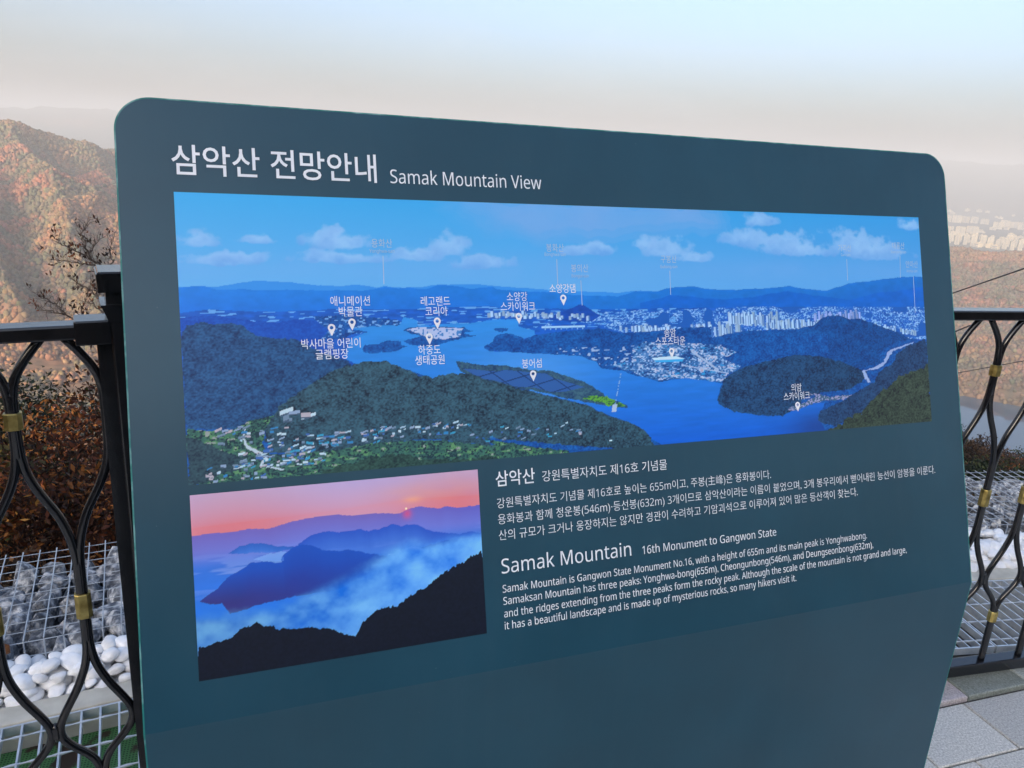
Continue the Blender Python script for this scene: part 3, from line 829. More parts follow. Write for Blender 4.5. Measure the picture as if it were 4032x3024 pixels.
# artwork of the two prints, in print coordinates
PANO = {
    'ridge_back': [(.034, .675), (.0767, .6953), (.1115, .6897), (.1345, .6787), (.1629, .6728), (.1808, .6808), (.2019, .6667), (.2103, .6765), (.232, .6661), (.2752, .6779), (.3198, .679), (.3247, .6783), (.3569, .6692), (.4123, .6551), (.4584, .6496), (.5001, .6414), (.5247, .6499)],
    'ridge_mid': [(-.0015, .6679), (.0084, .6754), (.0212, .6777), (.0353, .6672), (.0586, .6651), (.0807, .661), (.1187, .6618), (.1627, .6592), (.182, .656), (.1985, .664), (.2103, .6732), (.2252, .6651), (.2388, .6671), (.2558, .6611), (.2717, .6779), (.284, .6755), (.3105, .6617), (.3379, .67), (.3404, .6609), (.3785, .6515), (.4149, .6462), (.4493, .632), (.4997, .626), (.5246, .6481), (.5558, .6455), (.572, .661), (.6076, .667), (.647, .6501), (.7053, .6537), (.7336, .6581), (.7589, .6655), (.7952, .6499), (.825, .6442), (.8641, .6762), (.9116, .6913), (.9524, .7037), (.9856, .71), (1.0023, .7057)],
    'ridge_near_right': [(.4989, .5852), (.5424, .6062), (.5745, .6283), (.6067, .6227), (.6528, .6068), (.7046, .6196), (.7584, .6427), (.8168, .6161), (.8622, .5993), (.9101, .6288), (.9507, .6383), (1.0011, .6586)],
    'land': [(-.0012, .5864), (.0286, .5976), (.0722, .585), (.1176, .5878), (.1648, .5909), (.2139, .5884), (.3366, .594), (.3497, .5749), (.4052, .5807), (.4628, .5734), (.5543, .5734), (.6521, .5734), (.7931, .5616), (1.0004, .5515)],
    'cone': [(.4002, .5372), (.4132, .5557), (.4338, .5793), (.4456, .5939), (.4521, .5936), (.4628, .5707), (.4742, .5486), (.4619, .5242), (.4327, .5262)],
    'water': [(.1619, .4027), (.1695, .4809), (.1878, .5067), (.1685, .5193), (.1963, .5281), (.2255, .5315), (.2285, .5593), (.2453, .5442), (.2466, .5244), (.3136, .531), (.3356, .5411), (.3223, .5424), (.366, .5408), (.3655, .512), (.3855, .4934), (.3866, .4762), (.3728, .4647), (.3217, .4353), (.3279, .4188), (.3596, .4102), (.4142, .3961), (.4423, .3863), (.4648, .3595), (.4715, .3322), (.4993, .3195), (.5138, .2995), (.5332, .2832), (.5512, .2623), (.5907, .2767), (.6277, .2548), (.6078, .2682), (.6439, .2416), (.6356, .1853), (.6364, .1537), (.6599, .1202), (.701, .0905), (.736, .0816), (.7565, .1089), (.7769, .1213), (.7874, .1358), (.8077, .1265), (.8052, .1048), (.7941, .0738), (.8066, -.0064), (.806, -.0339), (.5841, -.0059), (.5564, -.0102), (.5459, .006), (.5355, .0221), (.5243, .0695), (.4952, .1161), (.4665, .1529), (.4456, .1876), (.4205, .214), (.3972, .2354), (.3572, .2763), (.318, .2994), (.3333, .2907), (.3063, .3238), (.2763, .334), (.2604, .3194), (.2336, .3572), (.2056, .3888), (.1744, .3819)],
    'isle_legoland': [(.228, .509), (.2363, .5184), (.2638, .5185), (.2989, .5136), (.3094, .4995), (.2968, .4919), (.3127, .4801), (.2946, .4719), (.2749, .4567), (.2608, .4439), (.2352, .4523), (.2287, .4697), (.2494, .4846), (.2359, .496)],
    'sand': [(.2311, .5098), (.2465, .5176), (.2989, .5113), (.296, .4977), (.2938, .4778), (.2752, .4692), (.263, .4749), (.2495, .4891)],
    'isle_low': [(.1825, .433), (.1862, .4573), (.1985, .4588), (.212, .4724), (.2253, .4672), (.2259, .4504), (.2334, .4457), (.218, .4317), (.1947, .425)],
    'penin_left': [(.1328, .5652), (.1645, .5687), (.1968, .5585), (.2258, .5455), (.2246, .5288), (.1881, .5232), (.1637, .5196), (.1878, .5056), (.1698, .4973), (.1631, .4815), (.1394, .4838)],
    'isle_small': [(.3354, .5038), (.3427, .5087), (.3522, .5046), (.3511, .4941), (.3424, .4907)],
    'penin_mid': [(.321, .4354), (.3332, .4559), (.3341, .4725), (.3423, .4852), (.3556, .4853), (.3727, .4626), (.388, .4761), (.4159, .4866), (.4732, .495), (.5024, .4749), (.5326, .4768), (.5952, .49), (.6328, .4918), (.6312, .4173), (.5316, .4274), (.5221, .4104), (.5259, .374), (.5042, .341), (.4732, .3452), (.4634, .364), (.4423, .3876), (.4143, .4005), (.3597, .4144), (.3279, .4188)],
    'town': [(.5176, .4109), (.5317, .4364), (.5623, .4243), (.6309, .4033), (.6277, .2548), (.5907, .2767), (.5513, .2691), (.5332, .2854), (.514, .3084), (.4994, .3283), (.482, .344), (.5119, .3534)],
    'town_east': [(.5931, .4204), (.611, .4186), (.6438, .41), (.6711, .3753), (.6463, .3518), (.6735, .3112), (.6521, .2772), (.6439, .2442), (.615, .2671), (.59, .2761)],
    'stadium': [(.5425, .3653), (.558, .3693), (.5768, .3702), (.5892, .3572), (.5858, .3462), (.5607, .3449), (.5468, .3489)],
    'solar_isle': [(.2874, .3864), (.3191, .3657), (.3322, .3661), (.352, .3571), (.3786, .3386), (.4018, .3332), (.4265, .3059), (.4473, .2788), (.4626, .2501), (.4793, .2076), (.5039, .1764), (.5044, .1674), (.4932, .1661), (.4671, .1835), (.4388, .2063), (.4165, .2234), (.3839, .2549), (.3571, .2721), (.318, .3035), (.293, .3445)],
    'solar': [(.2945, .3566), (.3357, .3384), (.3451, .3442), (.3744, .3307), (.3975, .321), (.4109, .2975), (.447, .2593), (.4197, .2444), (.403, .2473), (.3814, .268), (.3572, .2763), (.3312, .3056), (.3182, .3118)],
    'isle_green': [(.4418, .2145), (.4534, .2232), (.4663, .2166), (.4694, .2248), (.4792, .2032), (.4965, .1823), (.5022, .1701), (.4889, .1727), (.4673, .1922)],
    'hill_right_far': [(.5931, .4204), (.6298, .4429), (.6865, .4697), (.7648, .4688), (.7956, .483), (.8129, .5179), (.8278, .5293), (.8466, .5243), (.8611, .5092), (.8805, .5097), (.9124, .4743), (.9385, .4491), (.9561, .4302), (.9669, .4058), (.9325, .3859), (.9091, .3424), (.9124, .296), (.864, .2741), (.7814, .3131), (.7024, .3234), (.6641, .3125), (.6437, .4048)],
    'hill_right_near': [(.6438, .2364), (.6351, .1801), (.6364, .1537), (.6598, .1175), (.701, .0905), (.736, .0816), (.7565, .1089), (.7778, .1596), (.8089, .1762), (.851, .1801), (.8731, .2104), (.885, .254), (.8435, .3106), (.8026, .3436), (.7621, .354), (.722, .3317), (.6869, .3148), (.6636, .2914), (.648, .262)],
    'valley_road': [(.9757, .3933), (.9732, .3847), (.936, .3508), (.9288, .3285), (.9165, .284), (.9051, .2683), (.881, .266), (.8848, .2427), (.8915, .2063), (.886, .2055), (.8783, .2436), (.8767, .2655), (.8987, .2778), (.917, .3012), (.9248, .3463), (.9317, .3571)],
    'cove_land': [(.7444, .1032), (.7507, .1182), (.7773, .1377), (.794, .1567), (.7842, .175), (.8187, .1522), (.8611, .1558), (.8393, .1373), (.808, .1375), (.7871, .1248), (.7686, .112), (.7563, .1035)],
    'hill_right_side': [(.9991, .4028), (.9661, .3767), (.9425, .3385), (.9346, .2931), (.907, .2566), (.897, .2066), (.8568, .1566), (.8391, .1261), (.822, .1126), (.7986, .0895), (.7936, .0518), (.8014, .0336), (.8238, .0175), (.8806, .0729), (.9384, .1769), (1.0002, .2669)],
    'dark_corner': [(.8088, -.0013), (.8281, .0221), (.8434, .0439), (.8764, .0794), (.8905, .1221), (.9135, .1638), (.9275, .1902), (.9418, .2226), (.9627, .2428), (.986, .257), (1.003, .2842), (1.0023, -.0107), (.8083, -.0234)],
    'hill_left_back': [(-.0001, .5682), (.0212, .5782), (.0469, .5678), (.0717, .5532), (.0956, .5462), (.1095, .5586), (.1326, .5544), (.1477, .5155), (.1361, .4787), (.1543, .4281), (.1745, .3874), (.0841, .3836), (-.001, .497)],
    'hill_left': [(-.0001, .5122), (.0066, .5422), (.0208, .5515), (.0322, .5455), (.0467, .5497), (.0625, .5329), (.071, .506), (.0857, .4941), (.1084, .4867), (.1234, .4638), (.137, .4355), (.1588, .4112), (.1713, .3878), (.1131, .2942), (.0893, .2246), (.0443, .1822), (.0003, .1922)],
    'hill_front': [(.075, .1752), (.0911, .2453), (.1021, .275), (.1211, .3142), (.1388, .349), (.1616, .3837), (.1778, .3924), (.1909, .3962), (.2057, .3943), (.2204, .3757), (.2418, .3391), (.2605, .3239), (.2782, .3406), (.3046, .3298), (.3312, .2968), (.3181, .3077), (.3375, .2942), (.3637, .2668), (.3972, .2354), (.4247, .209), (.4456, .1876), (.4736, .1427), (.4952, .1161), (.5214, .0747), (.5327, .0362), (.5381, -.001), (.5225, -.0194), (.3142, .0846), (.3268, .0483), (.2738, .0845), (.2395, .0985), (.1893, .0943), (.1409, .0795), (.0797, .0902)],
    'fields': [(.0003, .1922), (.0227, .1769), (.0442, .177), (.0607, .2045), (.0908, .2243), (.078, .1745), (.0728, .1234), (.0797, .085), (.1099, .0823), (.1569, .0915), (.2059, .1011), (.2149, .1433), (.2225, .0971), (.2738, .0845), (.3291, .0535), (.3142, .0846), (.34, .0616), (.373, .0365), (.4208, .0071), (.4203, -.0186), (.3126, -.006), (.3256, -.0151), (.1712, -.0209), (.0101, -.0134), (-.0018, .142)],
    'dark_left': [(.0006, .1617), (.0152, .148), (.0261, .1197), (.0388, .101), (.0559, .0809), (.0466, .037), (.035, .0352), (.0117, .0013), (-.0011, -.0099)],
    'dark_strip': [(.1304, .0073), (.1479, .0237), (.1721, .0332), (.2051, .0517), (.2384, .0317), (.2725, .0111), (.3283, .0131), (.3276, -.0272), (.1301, -.014)],
    'road': [(.0574, .1792), (.0555, .1485), (.058, .1219), (.0723, .0922), (.078, .0697), (.0717, .0506), (.0939, .0285), (.0923, .0237), (.0687, .0462), (.0735, .071), (.0678, .0881), (.0564, .1119), (.054, .1488), (.0556, .1796)],
    'cloud_wedge': [(.2737, 1.0035), (.3006, .9743), (.3389, .9144), (.3615, .8886), (.4083, .8636), (.4577, .8854), (.515, .889), (.5818, .9032), (.6591, .9185), (.6615, 1.0312), (.3071, 1.0289)],
    'clouds': [(.0215, .826, .0169, .0352), (.0384, .7624, .0317, .029), (.0805, .8371, .0187, .023), (.1473, .8406, .0223, .0473), (.1693, .8247, .0278, .0477), (.2485, .7844, .0324, .0387), (.2868, .8123, .0249, .0571), (.3248, .7595, .0343, .0362), (.166, .7736, .0456, .0306), (.4752, .8195, .0287, .0384), (.5403, .8416, .0166, .0354), (.5732, .8134, .0377, .0556), (.6138, .7847, .0281, .0322), (.7185, .954, .0287, .0376), (.7017, .8697, .0413, .0457), (.7614, .8412, .0509, .0634), (.792, .8211, .0398, .0427), (.8814, .8462, .0507, .077), (.9227, .8146, .0521, .0557), (.9827, .9525, .0268, .0364), (.4438, .8089, .0186, .0265), (.0611, .771, .0277, .0244)],
}
DAWN = {
    'far': [(.005, .7788), (.0559, .7854), (.1261, .7805), (.1786, .7856), (.246, .7749), (.3208, .8032), (.3711, .8111), (.4734, .8145), (.525, .8013), (.631, .796), (.6902, .7832), (.7349, .8047), (.7684, .8123), (.8405, .7868), (.8693, .7973), (.9146, .7807), (.9962, .7834)],
    'mid_back': [(.3367, .6742), (.373, .7094), (.4192, .7262), (.4447, .7257), (.4752, .7115), (.5485, .7169), (.5798, .7033), (.6226, .7059), (.6666, .7285), (.6987, .7096), (.7372, .7114), (.7592, .7075), (.7968, .6651), (.8749, .6327), (.9089, .6219), (.9612, .6257), (.9989, .6142), (.9944, .492), (.759, .5392), (.3399, .6148)],
    'left_isle': [(.1085, .6655), (.1475, .7027), (.1857, .7035), (.2242, .6977), (.2626, .6786), (.3412, .6566), (.242, .6428)],
    'right_hill': [(.7599, .5656), (.8164, .5812), (.8622, .5948), (.9075, .5816), (.9644, .5525), (.999, .5367), (.997, .4824), (.8422, .5136)],
    'mid': [(.0133, .4273), (.0704, .4827), (.1048, .54), (.163, .5848), (.173, .5975), (.2114, .5969), (.2895, .5916), (.2855, .6216), (.3213, .6605), (.3467, .6723), (.3814, .6571), (.4159, .6249), (.4821, .6033), (.5134, .6073), (.5547, .5845), (.6494, .5394), (.6915, .5001), (.7565, .4689), (.6786, .4414), (.6197, .4584), (.5283, .4221), (.4595, .3862), (.3128, .3861), (.2337, .3713), (.1083, .3399), (.0819, .399), (.0448, .4037)],
    'dark': [(.0039, .181), (.062, .1977), (.1043, .2027), (.1339, .248), (.1675, .2558), (.1896, .2748), (.2104, .2449), (.2442, .2364), (.2484, .2146), (.327, .2029), (.3471, .2062), (.4271, .1774), (.4772, .1348), (.5183, .1157), (.5413, .1784), (.5964, .2425), (.6721, .2504), (.7173, .2924), (.7855, .3387), (.8557, .4124), (.9259, .4516), (.9618, .4804), (.9975, .496), (1.029, .0652), (1.0223, -.1152), (-.0148, -.0733)],
    'sun': [(.7207, .8071), (.7261, .8061)],
    'mist1': [(.1878, .6125), (.242, .6428), (.306, .6467), (.2853, .6175), (.2895, .5916), (.2162, .5943)],
    'mist2': [(.6501, .561), (.7324, .571), (.8422, .5136), (.997, .4824), (.9724, .4511), (.8664, .3922), (.7541, .3987), (.7115, .4432), (.7676, .4666), (.6973, .5077)],
}
PEAKS = [
    ('용화산', 'Yonghwa-san', (0.3697, 0.6848), (0.3692, 0.676), (0.3704, 0.6716), (0.3695, 0.6272)) ,
    ('봉화산', 'Bonghwa-san', (0.6647, 0.6814), (0.6642, 0.6735), (0.6665, 0.6687), (0.6655, 0.6261)) ,
    ('봉의산', 'Bongui-san', (0.7084, 0.6467), (0.7086, 0.6371), (0.7092, 0.6323), (0.709, 0.5892)) ,
    ('구봉산', 'Gubong-san', (0.8853, 0.6637), (0.8846, 0.6536), (0.8862, 0.6495), (0.8851, 0.6061)) ,
    ('가리산', 'Gari-san', (1.2871, 0.6889), (1.2886, 0.6788), (1.2905, 0.6733), (1.2894, 0.6311)) ,
    ('대룡산', 'Daeryong-san', (1.4261, 0.6952), (1.4253, 0.6857), (1.4286, 0.681), (1.426, 0.6365)) ,
    ('안마산', 'Anma-san', (1.4588, 0.6574), (1.4579, 0.6469), (1.461, 0.6393), (1.4595, 0.564)) ,
]
PLACES = [
    (['소양강댐'], [(0.674, 0.611)], (0.6744, 0.5897)) ,
    (['애니메이션', '박물관'], [(0.316, 0.5937), (0.3158, 0.5773)], (0.3168, 0.5558)) ,
    (['레고랜드', '코리아'], [(0.451, 0.5919), (0.4516, 0.5755)], (0.4519, 0.5547)) ,
    (['소양강', '스카이워크'], [(0.5907, 0.5978), (0.5914, 0.5815)], (0.5917, 0.5599)) ,
    (['박사마을 어린이', '글램핑장'], [(0.2839, 0.529), (0.2844, 0.5127)], (0.2856, 0.548)) ,
    (['하중도', '생태공원'], [(0.4367, 0.5144), (0.4365, 0.4981)], (0.4375, 0.5299)) ,
    (['붕어섬'], [(0.6103, 0.4858)], (0.6114, 0.4633)) ,
    (['송암', '스포츠타운'], [(0.8789, 0.5304), (0.8788, 0.5155)], (0.88, 0.4922)) ,
    (['의암', '스카이워크'], [(1.1489, 0.4185), (1.1488, 0.4026)], (1.1492, 0.3804)) ,
]

C3 = lambda r_, g_, b_: np.array(srgb(r_, g_, b_))
def paint_pano(nx, ny):
    X, Y = np.meshgrid(np.linspace(0, 1, nx), np.linspace(0, 1, ny))
    asp = 3.35
    U, W = X * asp, Y                               # square units
    wob = lambda s, a, sd: a * (fbm(U * s, W * s, sd, 3) - .5)
    def ins(k, j=.004, s=60, sd=1): return inside(PANO[k], X + wob(s, j, sd), Y + wob(s, j * 2.2, sd + 5))
    g = np.clip((Y - .62) / .38, 0, 1)[..., None]
    img = C3(104, 164, 222) * (1 - g) + C3(58, 156, 218) * g
    img = img * (1 - X[..., None] * .22 * np.array([1, .75, .25]))
    # high thin cloud and cumulus
    n = fbm(U * 7, W * 9, 3, 5); n2 = fbm(U * 22, W * 26, 13, 5)
    wd = inside(PANO['cloud_wedge'], X + wob(9, .05, 2), Y + wob(9, .06, 4)) * 1.0
    wd = sum(inside(PANO['cloud_wedge'], X + wob(9, .05, 2) + dx, Y + wob(9, .06, 4) + dy) * 1.0 for dx in (-.02, -.01, 0, .01, .02) for dy in (-.03, 0, .03)) / 15
    k = (wd * (.45 + .35 * n) * smooth01(.72, .84, Y))[..., None]
    img = img * (1 - k) + C3(126, 158, 214) * k
    for (cx, cy, w, h) in PANO['clouds']:
        w, h = w * 1.2, h * 1.25
        dx = (X - cx) / w; dy = (Y - cy) / h
        top = np.sqrt(dx ** 2 + np.where(dy > 0, dy * 1.05, dy * 2.2) ** 2)
        k = smooth01(1.05, .55, top + (n2 - .5) * 1.15) if False else 1 - smooth01(.55, 1.05, top + (n2 - .5) * 1.3)
        shade = np.clip(.5 + .45 * dy + (n2 - .5) * 1.2, 0, 1)[..., None]
        colr = C3(104, 152, 216) * (1 - shade) + C3(156, 186, 228) * shade
        k = (k * .85)[..., None]
        img = img * (1 - k) + colr * k
    k = (np.exp(-((Y - .74) / .05) ** 2) * (.35 * n + .05))[..., None]
    img = img * (1 - k) + C3(120, 160, 220) * k
    # mountains
    m1 = Y < crest(PANO['ridge_back'] + [(1, .6)], X, .006, 3, 60); lay(img, m1, C3(50, 132, 214))
    c2 = crest(PANO['ridge_mid'], X, .008, 5, 80)
    m2 = Y < c2
    t = np.clip((c2 - Y) / .14, 0, 1)[..., None]
    tex = (fbm(U * 26, W * 40, 8, 4)[..., None] - .5)
    col = C3(24, 116, 208) * (1 - t) + C3(12, 98, 202) * t
    lay(img, m2, col * (1 + tex * .25) * (1 - .18 * X[..., None]))
    m = (Y < crest(PANO['ridge_near_right'], X, .008, 6, 70)) & (X > .53); lay(img, m, C3(8, 92, 190) * (1 + tex * .3))
    land = Y < crest(PANO['land'], X, .006, 7, 60)
    lt = fbm(U * 40, W * 110, 21, 3)[..., None]
    lay(img, land, C3(14, 82, 178) * (.75 + .6 * lt))
    # pale far fields and the city
    spk = rng.random((ny, nx)); blk = vnoise(U * 170, W * 260, 51)
    band = land & (Y > .50 + .0 * X)
    fld = band & (X < .62) & (vnoise(U * 30, W * 240, 9) > .72) & (Y > .5); lay(img, fld, C3(96, 150, 214))
    city_t = .565 - .05 * np.abs(X - .7); city_b = np.interp(X, [.30, .40, .47, .52, .60, .75, .85, 1], [.56, .55, .51, .46, .44, .45, .44, .40])
    city = (Y < city_t + .01) & (Y > city_b) & (X > .36)
    blk = blk * .7 + .3 * vnoise(U * 40, W * 90, 53); lay(img, city & (blk > .45), C3(52, 108, 190)); lay(img, city & (blk > .58), C3(104, 148, 210)); lay(img, city & (blk > .70), C3(150, 178, 222)); lay(img, city & (vnoise(U * 18, W * 40, 54) > .7), C3(20, 84, 172))
    def towers(x0, x1, y0, y1, n, h, w=.0016, c_=(168, 188, 226)):
        for i in range(n):
            a = rng.uniform(x0, x1); b_ = y0 + (y1 - y0) * (a - x0) / (x1 - x0) + rng.uniform(-.008, .008); hh = h * rng.uniform(.42, .95)
            s_ = rng.uniform(.82, 1.05)
            mm = (np.abs(X - a) < w) & (Y > b_) & (Y < b_ + hh); lay(img, mm, C3(*[min(255, q * s_) for q in c_]))
            mm = (np.abs(X - a - w * 1.4) < w * .4) & (Y > b_) & (Y < b_ + hh); lay(img, mm, C3(60, 104, 176))
    lay(img, ins('cone', .003), C3(8, 66, 160) * (.8 + .5 * lt))
    towers(.33, .46, .555, .535, 60, .022); towers(.50, .57, .485, .475, 40, .03); towers(.60, .68, .45, .455, 60, .06); towers(.66, .74, .50, .49, 60, .06)
    towers(.72, .86, .475, .48, 110, .04); towers(.80, .88, .50, .51, 40, .045, c_=(150, 160, 220)); towers(.88, .98, .47, .42, 50, .03); towers(.955, .985, .385, .37, 10, .035)
    t1 = fbm(U * 150, W * 190, 61, 3)[..., None]; t2 = fbm(U * 34, W * 40, 62, 3)[..., None]
    leafy = lambda a, b_, amt=1.0: (C3(*a) * (1 - np.clip((t1 * .65 + t2 * .35 - .28) * 2.2 * amt, 0, 1)) + C3(*b_) * np.clip((t1 * .65 + t2 * .35 - .28) * 2.2 * amt, 0, 1))
    blueleaf = leafy((2, 50, 122), (14, 92, 174))
    lay(img, Y < np.interp(X, [0, .3, .45, .6, .75, 1], [.4, .4, .45, .44, .445, .40]) + wob(30, .02, 44), blueleaf)
    # water
    wt = ins('water', .003, 40, 3)
    gy = np.clip((Y - .0) / .55, 0, 1)[..., None]
    rip = fbm(U * 10, W * 70, 33, 4)[..., None]
    wcol = (C3(2, 86, 196) * (1 - gy) + C3(44, 130, 210) * gy) * (.9 + .22 * rip)
    cl = np.exp(-(((X - .38) / .07) ** 2 + ((Y - .33) / .12) ** 2))[..., None] * .55
    wcol = wcol * (1 - cl) + C3(84, 148, 222) * cl
    sh = np.exp(-(((X - .80) / .06) ** 2 + ((Y - .02) / .07) ** 2))[..., None] * .7
    wcol = wcol * (1 - sh) + C3(22, 46, 108) * sh
    lay(img, wt, wcol)
    for k_ in ('penin_left', 'isle_legoland', 'isle_low', 'isle_small', 'penin_mid', 'hill_right_far'):
        lay(img, ins(k_, .004, 70, 4), blueleaf)
    lay(img, ins('penin_left') & (vnoise(U * 90, W * 160, 71) > .72), C3(110, 150, 208))
    lay(img, ins('sand', .003), C3(176, 176, 214)); lay(img, ins('sand', .003) & (vnoise(U * 120, W * 150, 5) > .62), C3(64, 118, 186))
    hr = ins('hill_right_far', .004, 70, 4)
    gx = np.clip((X - .72) / .14, 0, 1)[..., None]
    lay(img, hr, blueleaf * (1 - .25 * gx))
    pm = (Y < .42) & ins('penin_mid') & (X > .40) & (X < .52) & (vnoise(U * 70, W * 160, 72) > .74); lay(img, pm, C3(150, 165, 205))
    lay(img, (X > .60) & (X < .82) & (Y > .34) & (Y < .445) & (Y < .445 - .02 * np.abs(X - .7)), blueleaf)
    tw = ins('town', .006, 40, 6) | ins('town_east', .006, 40, 6)
    b2 = vnoise(U * 130, W * 230, 81) * .6 + .4 * vnoise(U * 34, W * 70, 83)
    lay(img, tw, leafy((14, 62, 130), (60, 116, 180)))
    lay(img, tw & (b2 > .50), C3(72, 116, 180)); lay(img, tw & (b2 > .60), C3(140, 162, 206)); lay(img, tw & (b2 > .70), C3(182, 186, 214)); lay(img, tw & (b2 > .80), C3(176, 150, 180)); lay(img, tw & (b2 < .3), C3(12, 58, 124)); lay(img, tw & (vnoise(U * 70, W * 150, 82) > .88), C3(34, 136, 200))
    for rx in ((.585, .33, .655, .285), (.60, .39, .64, .30), (.655, .32, .70, .345)):
        d_ = np.abs((X - rx[0]) * (rx[3] - rx[1]) - (Y - rx[1]) * (rx[2] - rx[0])) / math.hypot(rx[2] - rx[0], rx[3] - rx[1])
        lay(img, tw & (d_ < .0022) & (X > rx[0]) & (X < rx[2]), C3(160, 168, 204))
    st = inside(PANO['stadium'], X, Y); lay(img, st, C3(44, 152, 214)); lay(img, st & (Y > Y[st].mean()), C3(190, 205, 226))
    # solar island
    si = ins('solar_isle', .004, 60, 8); lay(img, si, leafy((16, 50, 92), (62, 96, 116)))
    so = inside(PANO['solar'], X, Y); lay(img, so, C3(42, 84, 152))
    ph = (U * 3.1 + W * 4.2); lay(img, so & (np.abs((ph * 3) % 1 - .5) < .03), C3(14, 44, 92)); lay(img, so & (np.abs(((U * .8 - W * 3.4) * 6) % 1 - .5) < .05), C3(20, 52, 104))
    lay(img, so & (np.abs(Y - np.interp(X, [.40, .47], [.235, .178])) < .0035), C3(150, 150, 186))
    lay(img, inside(PANO['isle_green'], X + wob(50, .01, 3), Y + wob(50, .03, 7)) , C3(92, 150, 52)); lay(img, ins('isle_green') & (t1[..., 0] > .52), C3(40, 86, 60))
    # bridge
    br = (np.abs(Y - .506 - .01 * (X - .42)) < .0035) & (X > .395) & (X < .452); lay(img, br, C3(160, 190, 226))
    for a in np.arange(.40, .45, .007): lay(img, (np.abs(X - a) < .0007) & (Y < .506) & (Y > .494), C3(120, 160, 210))
    tri = (np.abs(X - .4035) < (.527 - Y) * .28) & (Y > .508) & (Y < .527) & (np.abs((np.abs(X - .4035) / (.5285 - Y + 1e-6) * 30) % 1 - .5) < .2); lay(img, tri, C3(150, 185, 226))
    # right hand hills
    near_ = leafy((6, 28, 66), (34, 76, 122), 1.15); lay(img, ins('hill_right_near', .005, 70, 9), near_ * (1 - .2 * gx))
    lay(img, ins('cove_land', .006, 60, 4), C3(150, 140, 180)); lay(img, ins('cove_land', .006) & (t1[..., 0] > .5), C3(60, 90, 120))
    lay(img, ins('valley_road', .004, 80, 3), C3(150, 160, 205))
    lay(img, ins('hill_right_side', .005, 70, 10), leafy((8, 30, 70), (38, 72, 116)))
    dk = ins('dark_corner', .012, 50, 11); lay(img, dk, leafy((14, 22, 26), (66, 76, 62), 1.1))
    # left hills, front hill, village
    lay(img, ins('hill_left_back', .004, 60, 12), leafy((4, 62, 160), (14, 84, 184), .8))
    lay(img, ins('hill_left', .006, 60, 13), leafy((8, 40, 86), (36, 82, 132), 1.15))
    fr = ins('fields', .006, 40, 14)
    gl = vnoise(U * 45, W * 110, 91)
    lay(img, fr, leafy((24, 52, 64), (62, 104, 92))); lay(img, fr & (gl > .60), C3(66, 108, 84)); lay(img, fr & (gl > .74), C3(92, 132, 92)); lay(img, fr & (gl > .87), C3(142, 140, 140)); lay(img, fr & (t1[..., 0] < .42), C3(22, 46, 60))
    hf = ins('hill_front', .006, 60, 15); lay(img, hf, leafy((12, 28, 48), (54, 86, 106), 1.2))
    lay(img, ins('dark_left', .01, 50, 16), leafy((20, 38, 58), (54, 80, 92))); lay(img, ins('dark_strip', .014, 50, 17), leafy((18, 38, 44), (52, 82, 74)))
    rd = ins('road', .002, 80, 3); lay(img, rd, C3(182, 184, 200))
    pal = [(170, 184, 206), (44, 118, 176), (186, 194, 210), (60, 96, 166), (138, 148, 180), (50, 140, 180), (176, 156, 170), (110, 124, 150)]
    def roofs(x0, x1, y0, y1, n, s_):
        for _ in range(n):
            a, b_ = rng.uniform(x0, x1), rng.uniform(y0, y1)
            if not (0 < a < 1 and 0 < b_ < 1): continue
            w, h = s_ * rng.uniform(.5, 1.6), s_ * 1.7 * rng.uniform(.5, 1.1)
            sk = rng.uniform(-.5, .9)
            mm = (np.abs(X - a) < w) & (np.abs(Y - b_ - sk * (X - a) * 1.6) < h)
            lay(img, mm, C3(*pal[rng.integers(len(pal))]))
            mm = (np.abs(X - a) < w) & (np.abs(Y - b_ + h * 1.35 - sk * (X - a) * 1.6) < h * .35); lay(img, mm, C3(70, 84, 110))
    roofs(.05, .135, .04, .10, 70, .0024); roofs(.075, .20, .095, .145, 70, .0023); roofs(.03, .10, .125, .20, 24, .0024); roofs(.19, .30, .11, .155, 46, .0022); roofs(.30, .44, .07, .125, 30, .002); roofs(.02, .085, .0, .06, 26, .0024); roofs(.09, .125, .2, .24, 6, .005)
    # pylon line on the front hill
    for b_, dx in ((.31, .003), (.26, .0025), (.2, .0022)): pass
    tx = np.interp(Y, [.05, .17, .30, .41], [.478, .486, .497, .503])
    lay(img, (np.abs(X - tx) < .0008) & (Y > .175) & (Y < .33) & (vnoise(U * 10, W * 260, 4) > .5), C3(120, 150, 200))
    lay(img, (np.abs(X - tx) < .0032) & (Y > .15) & (Y < .18), C3(170, 176, 206))
    lay(img, (np.abs(X - tx) < .0016) & (Y > .03) & (Y < .14) & (vnoise(U * 10, W * 150, 6) > .76), C3(205, 212, 228))
    return img
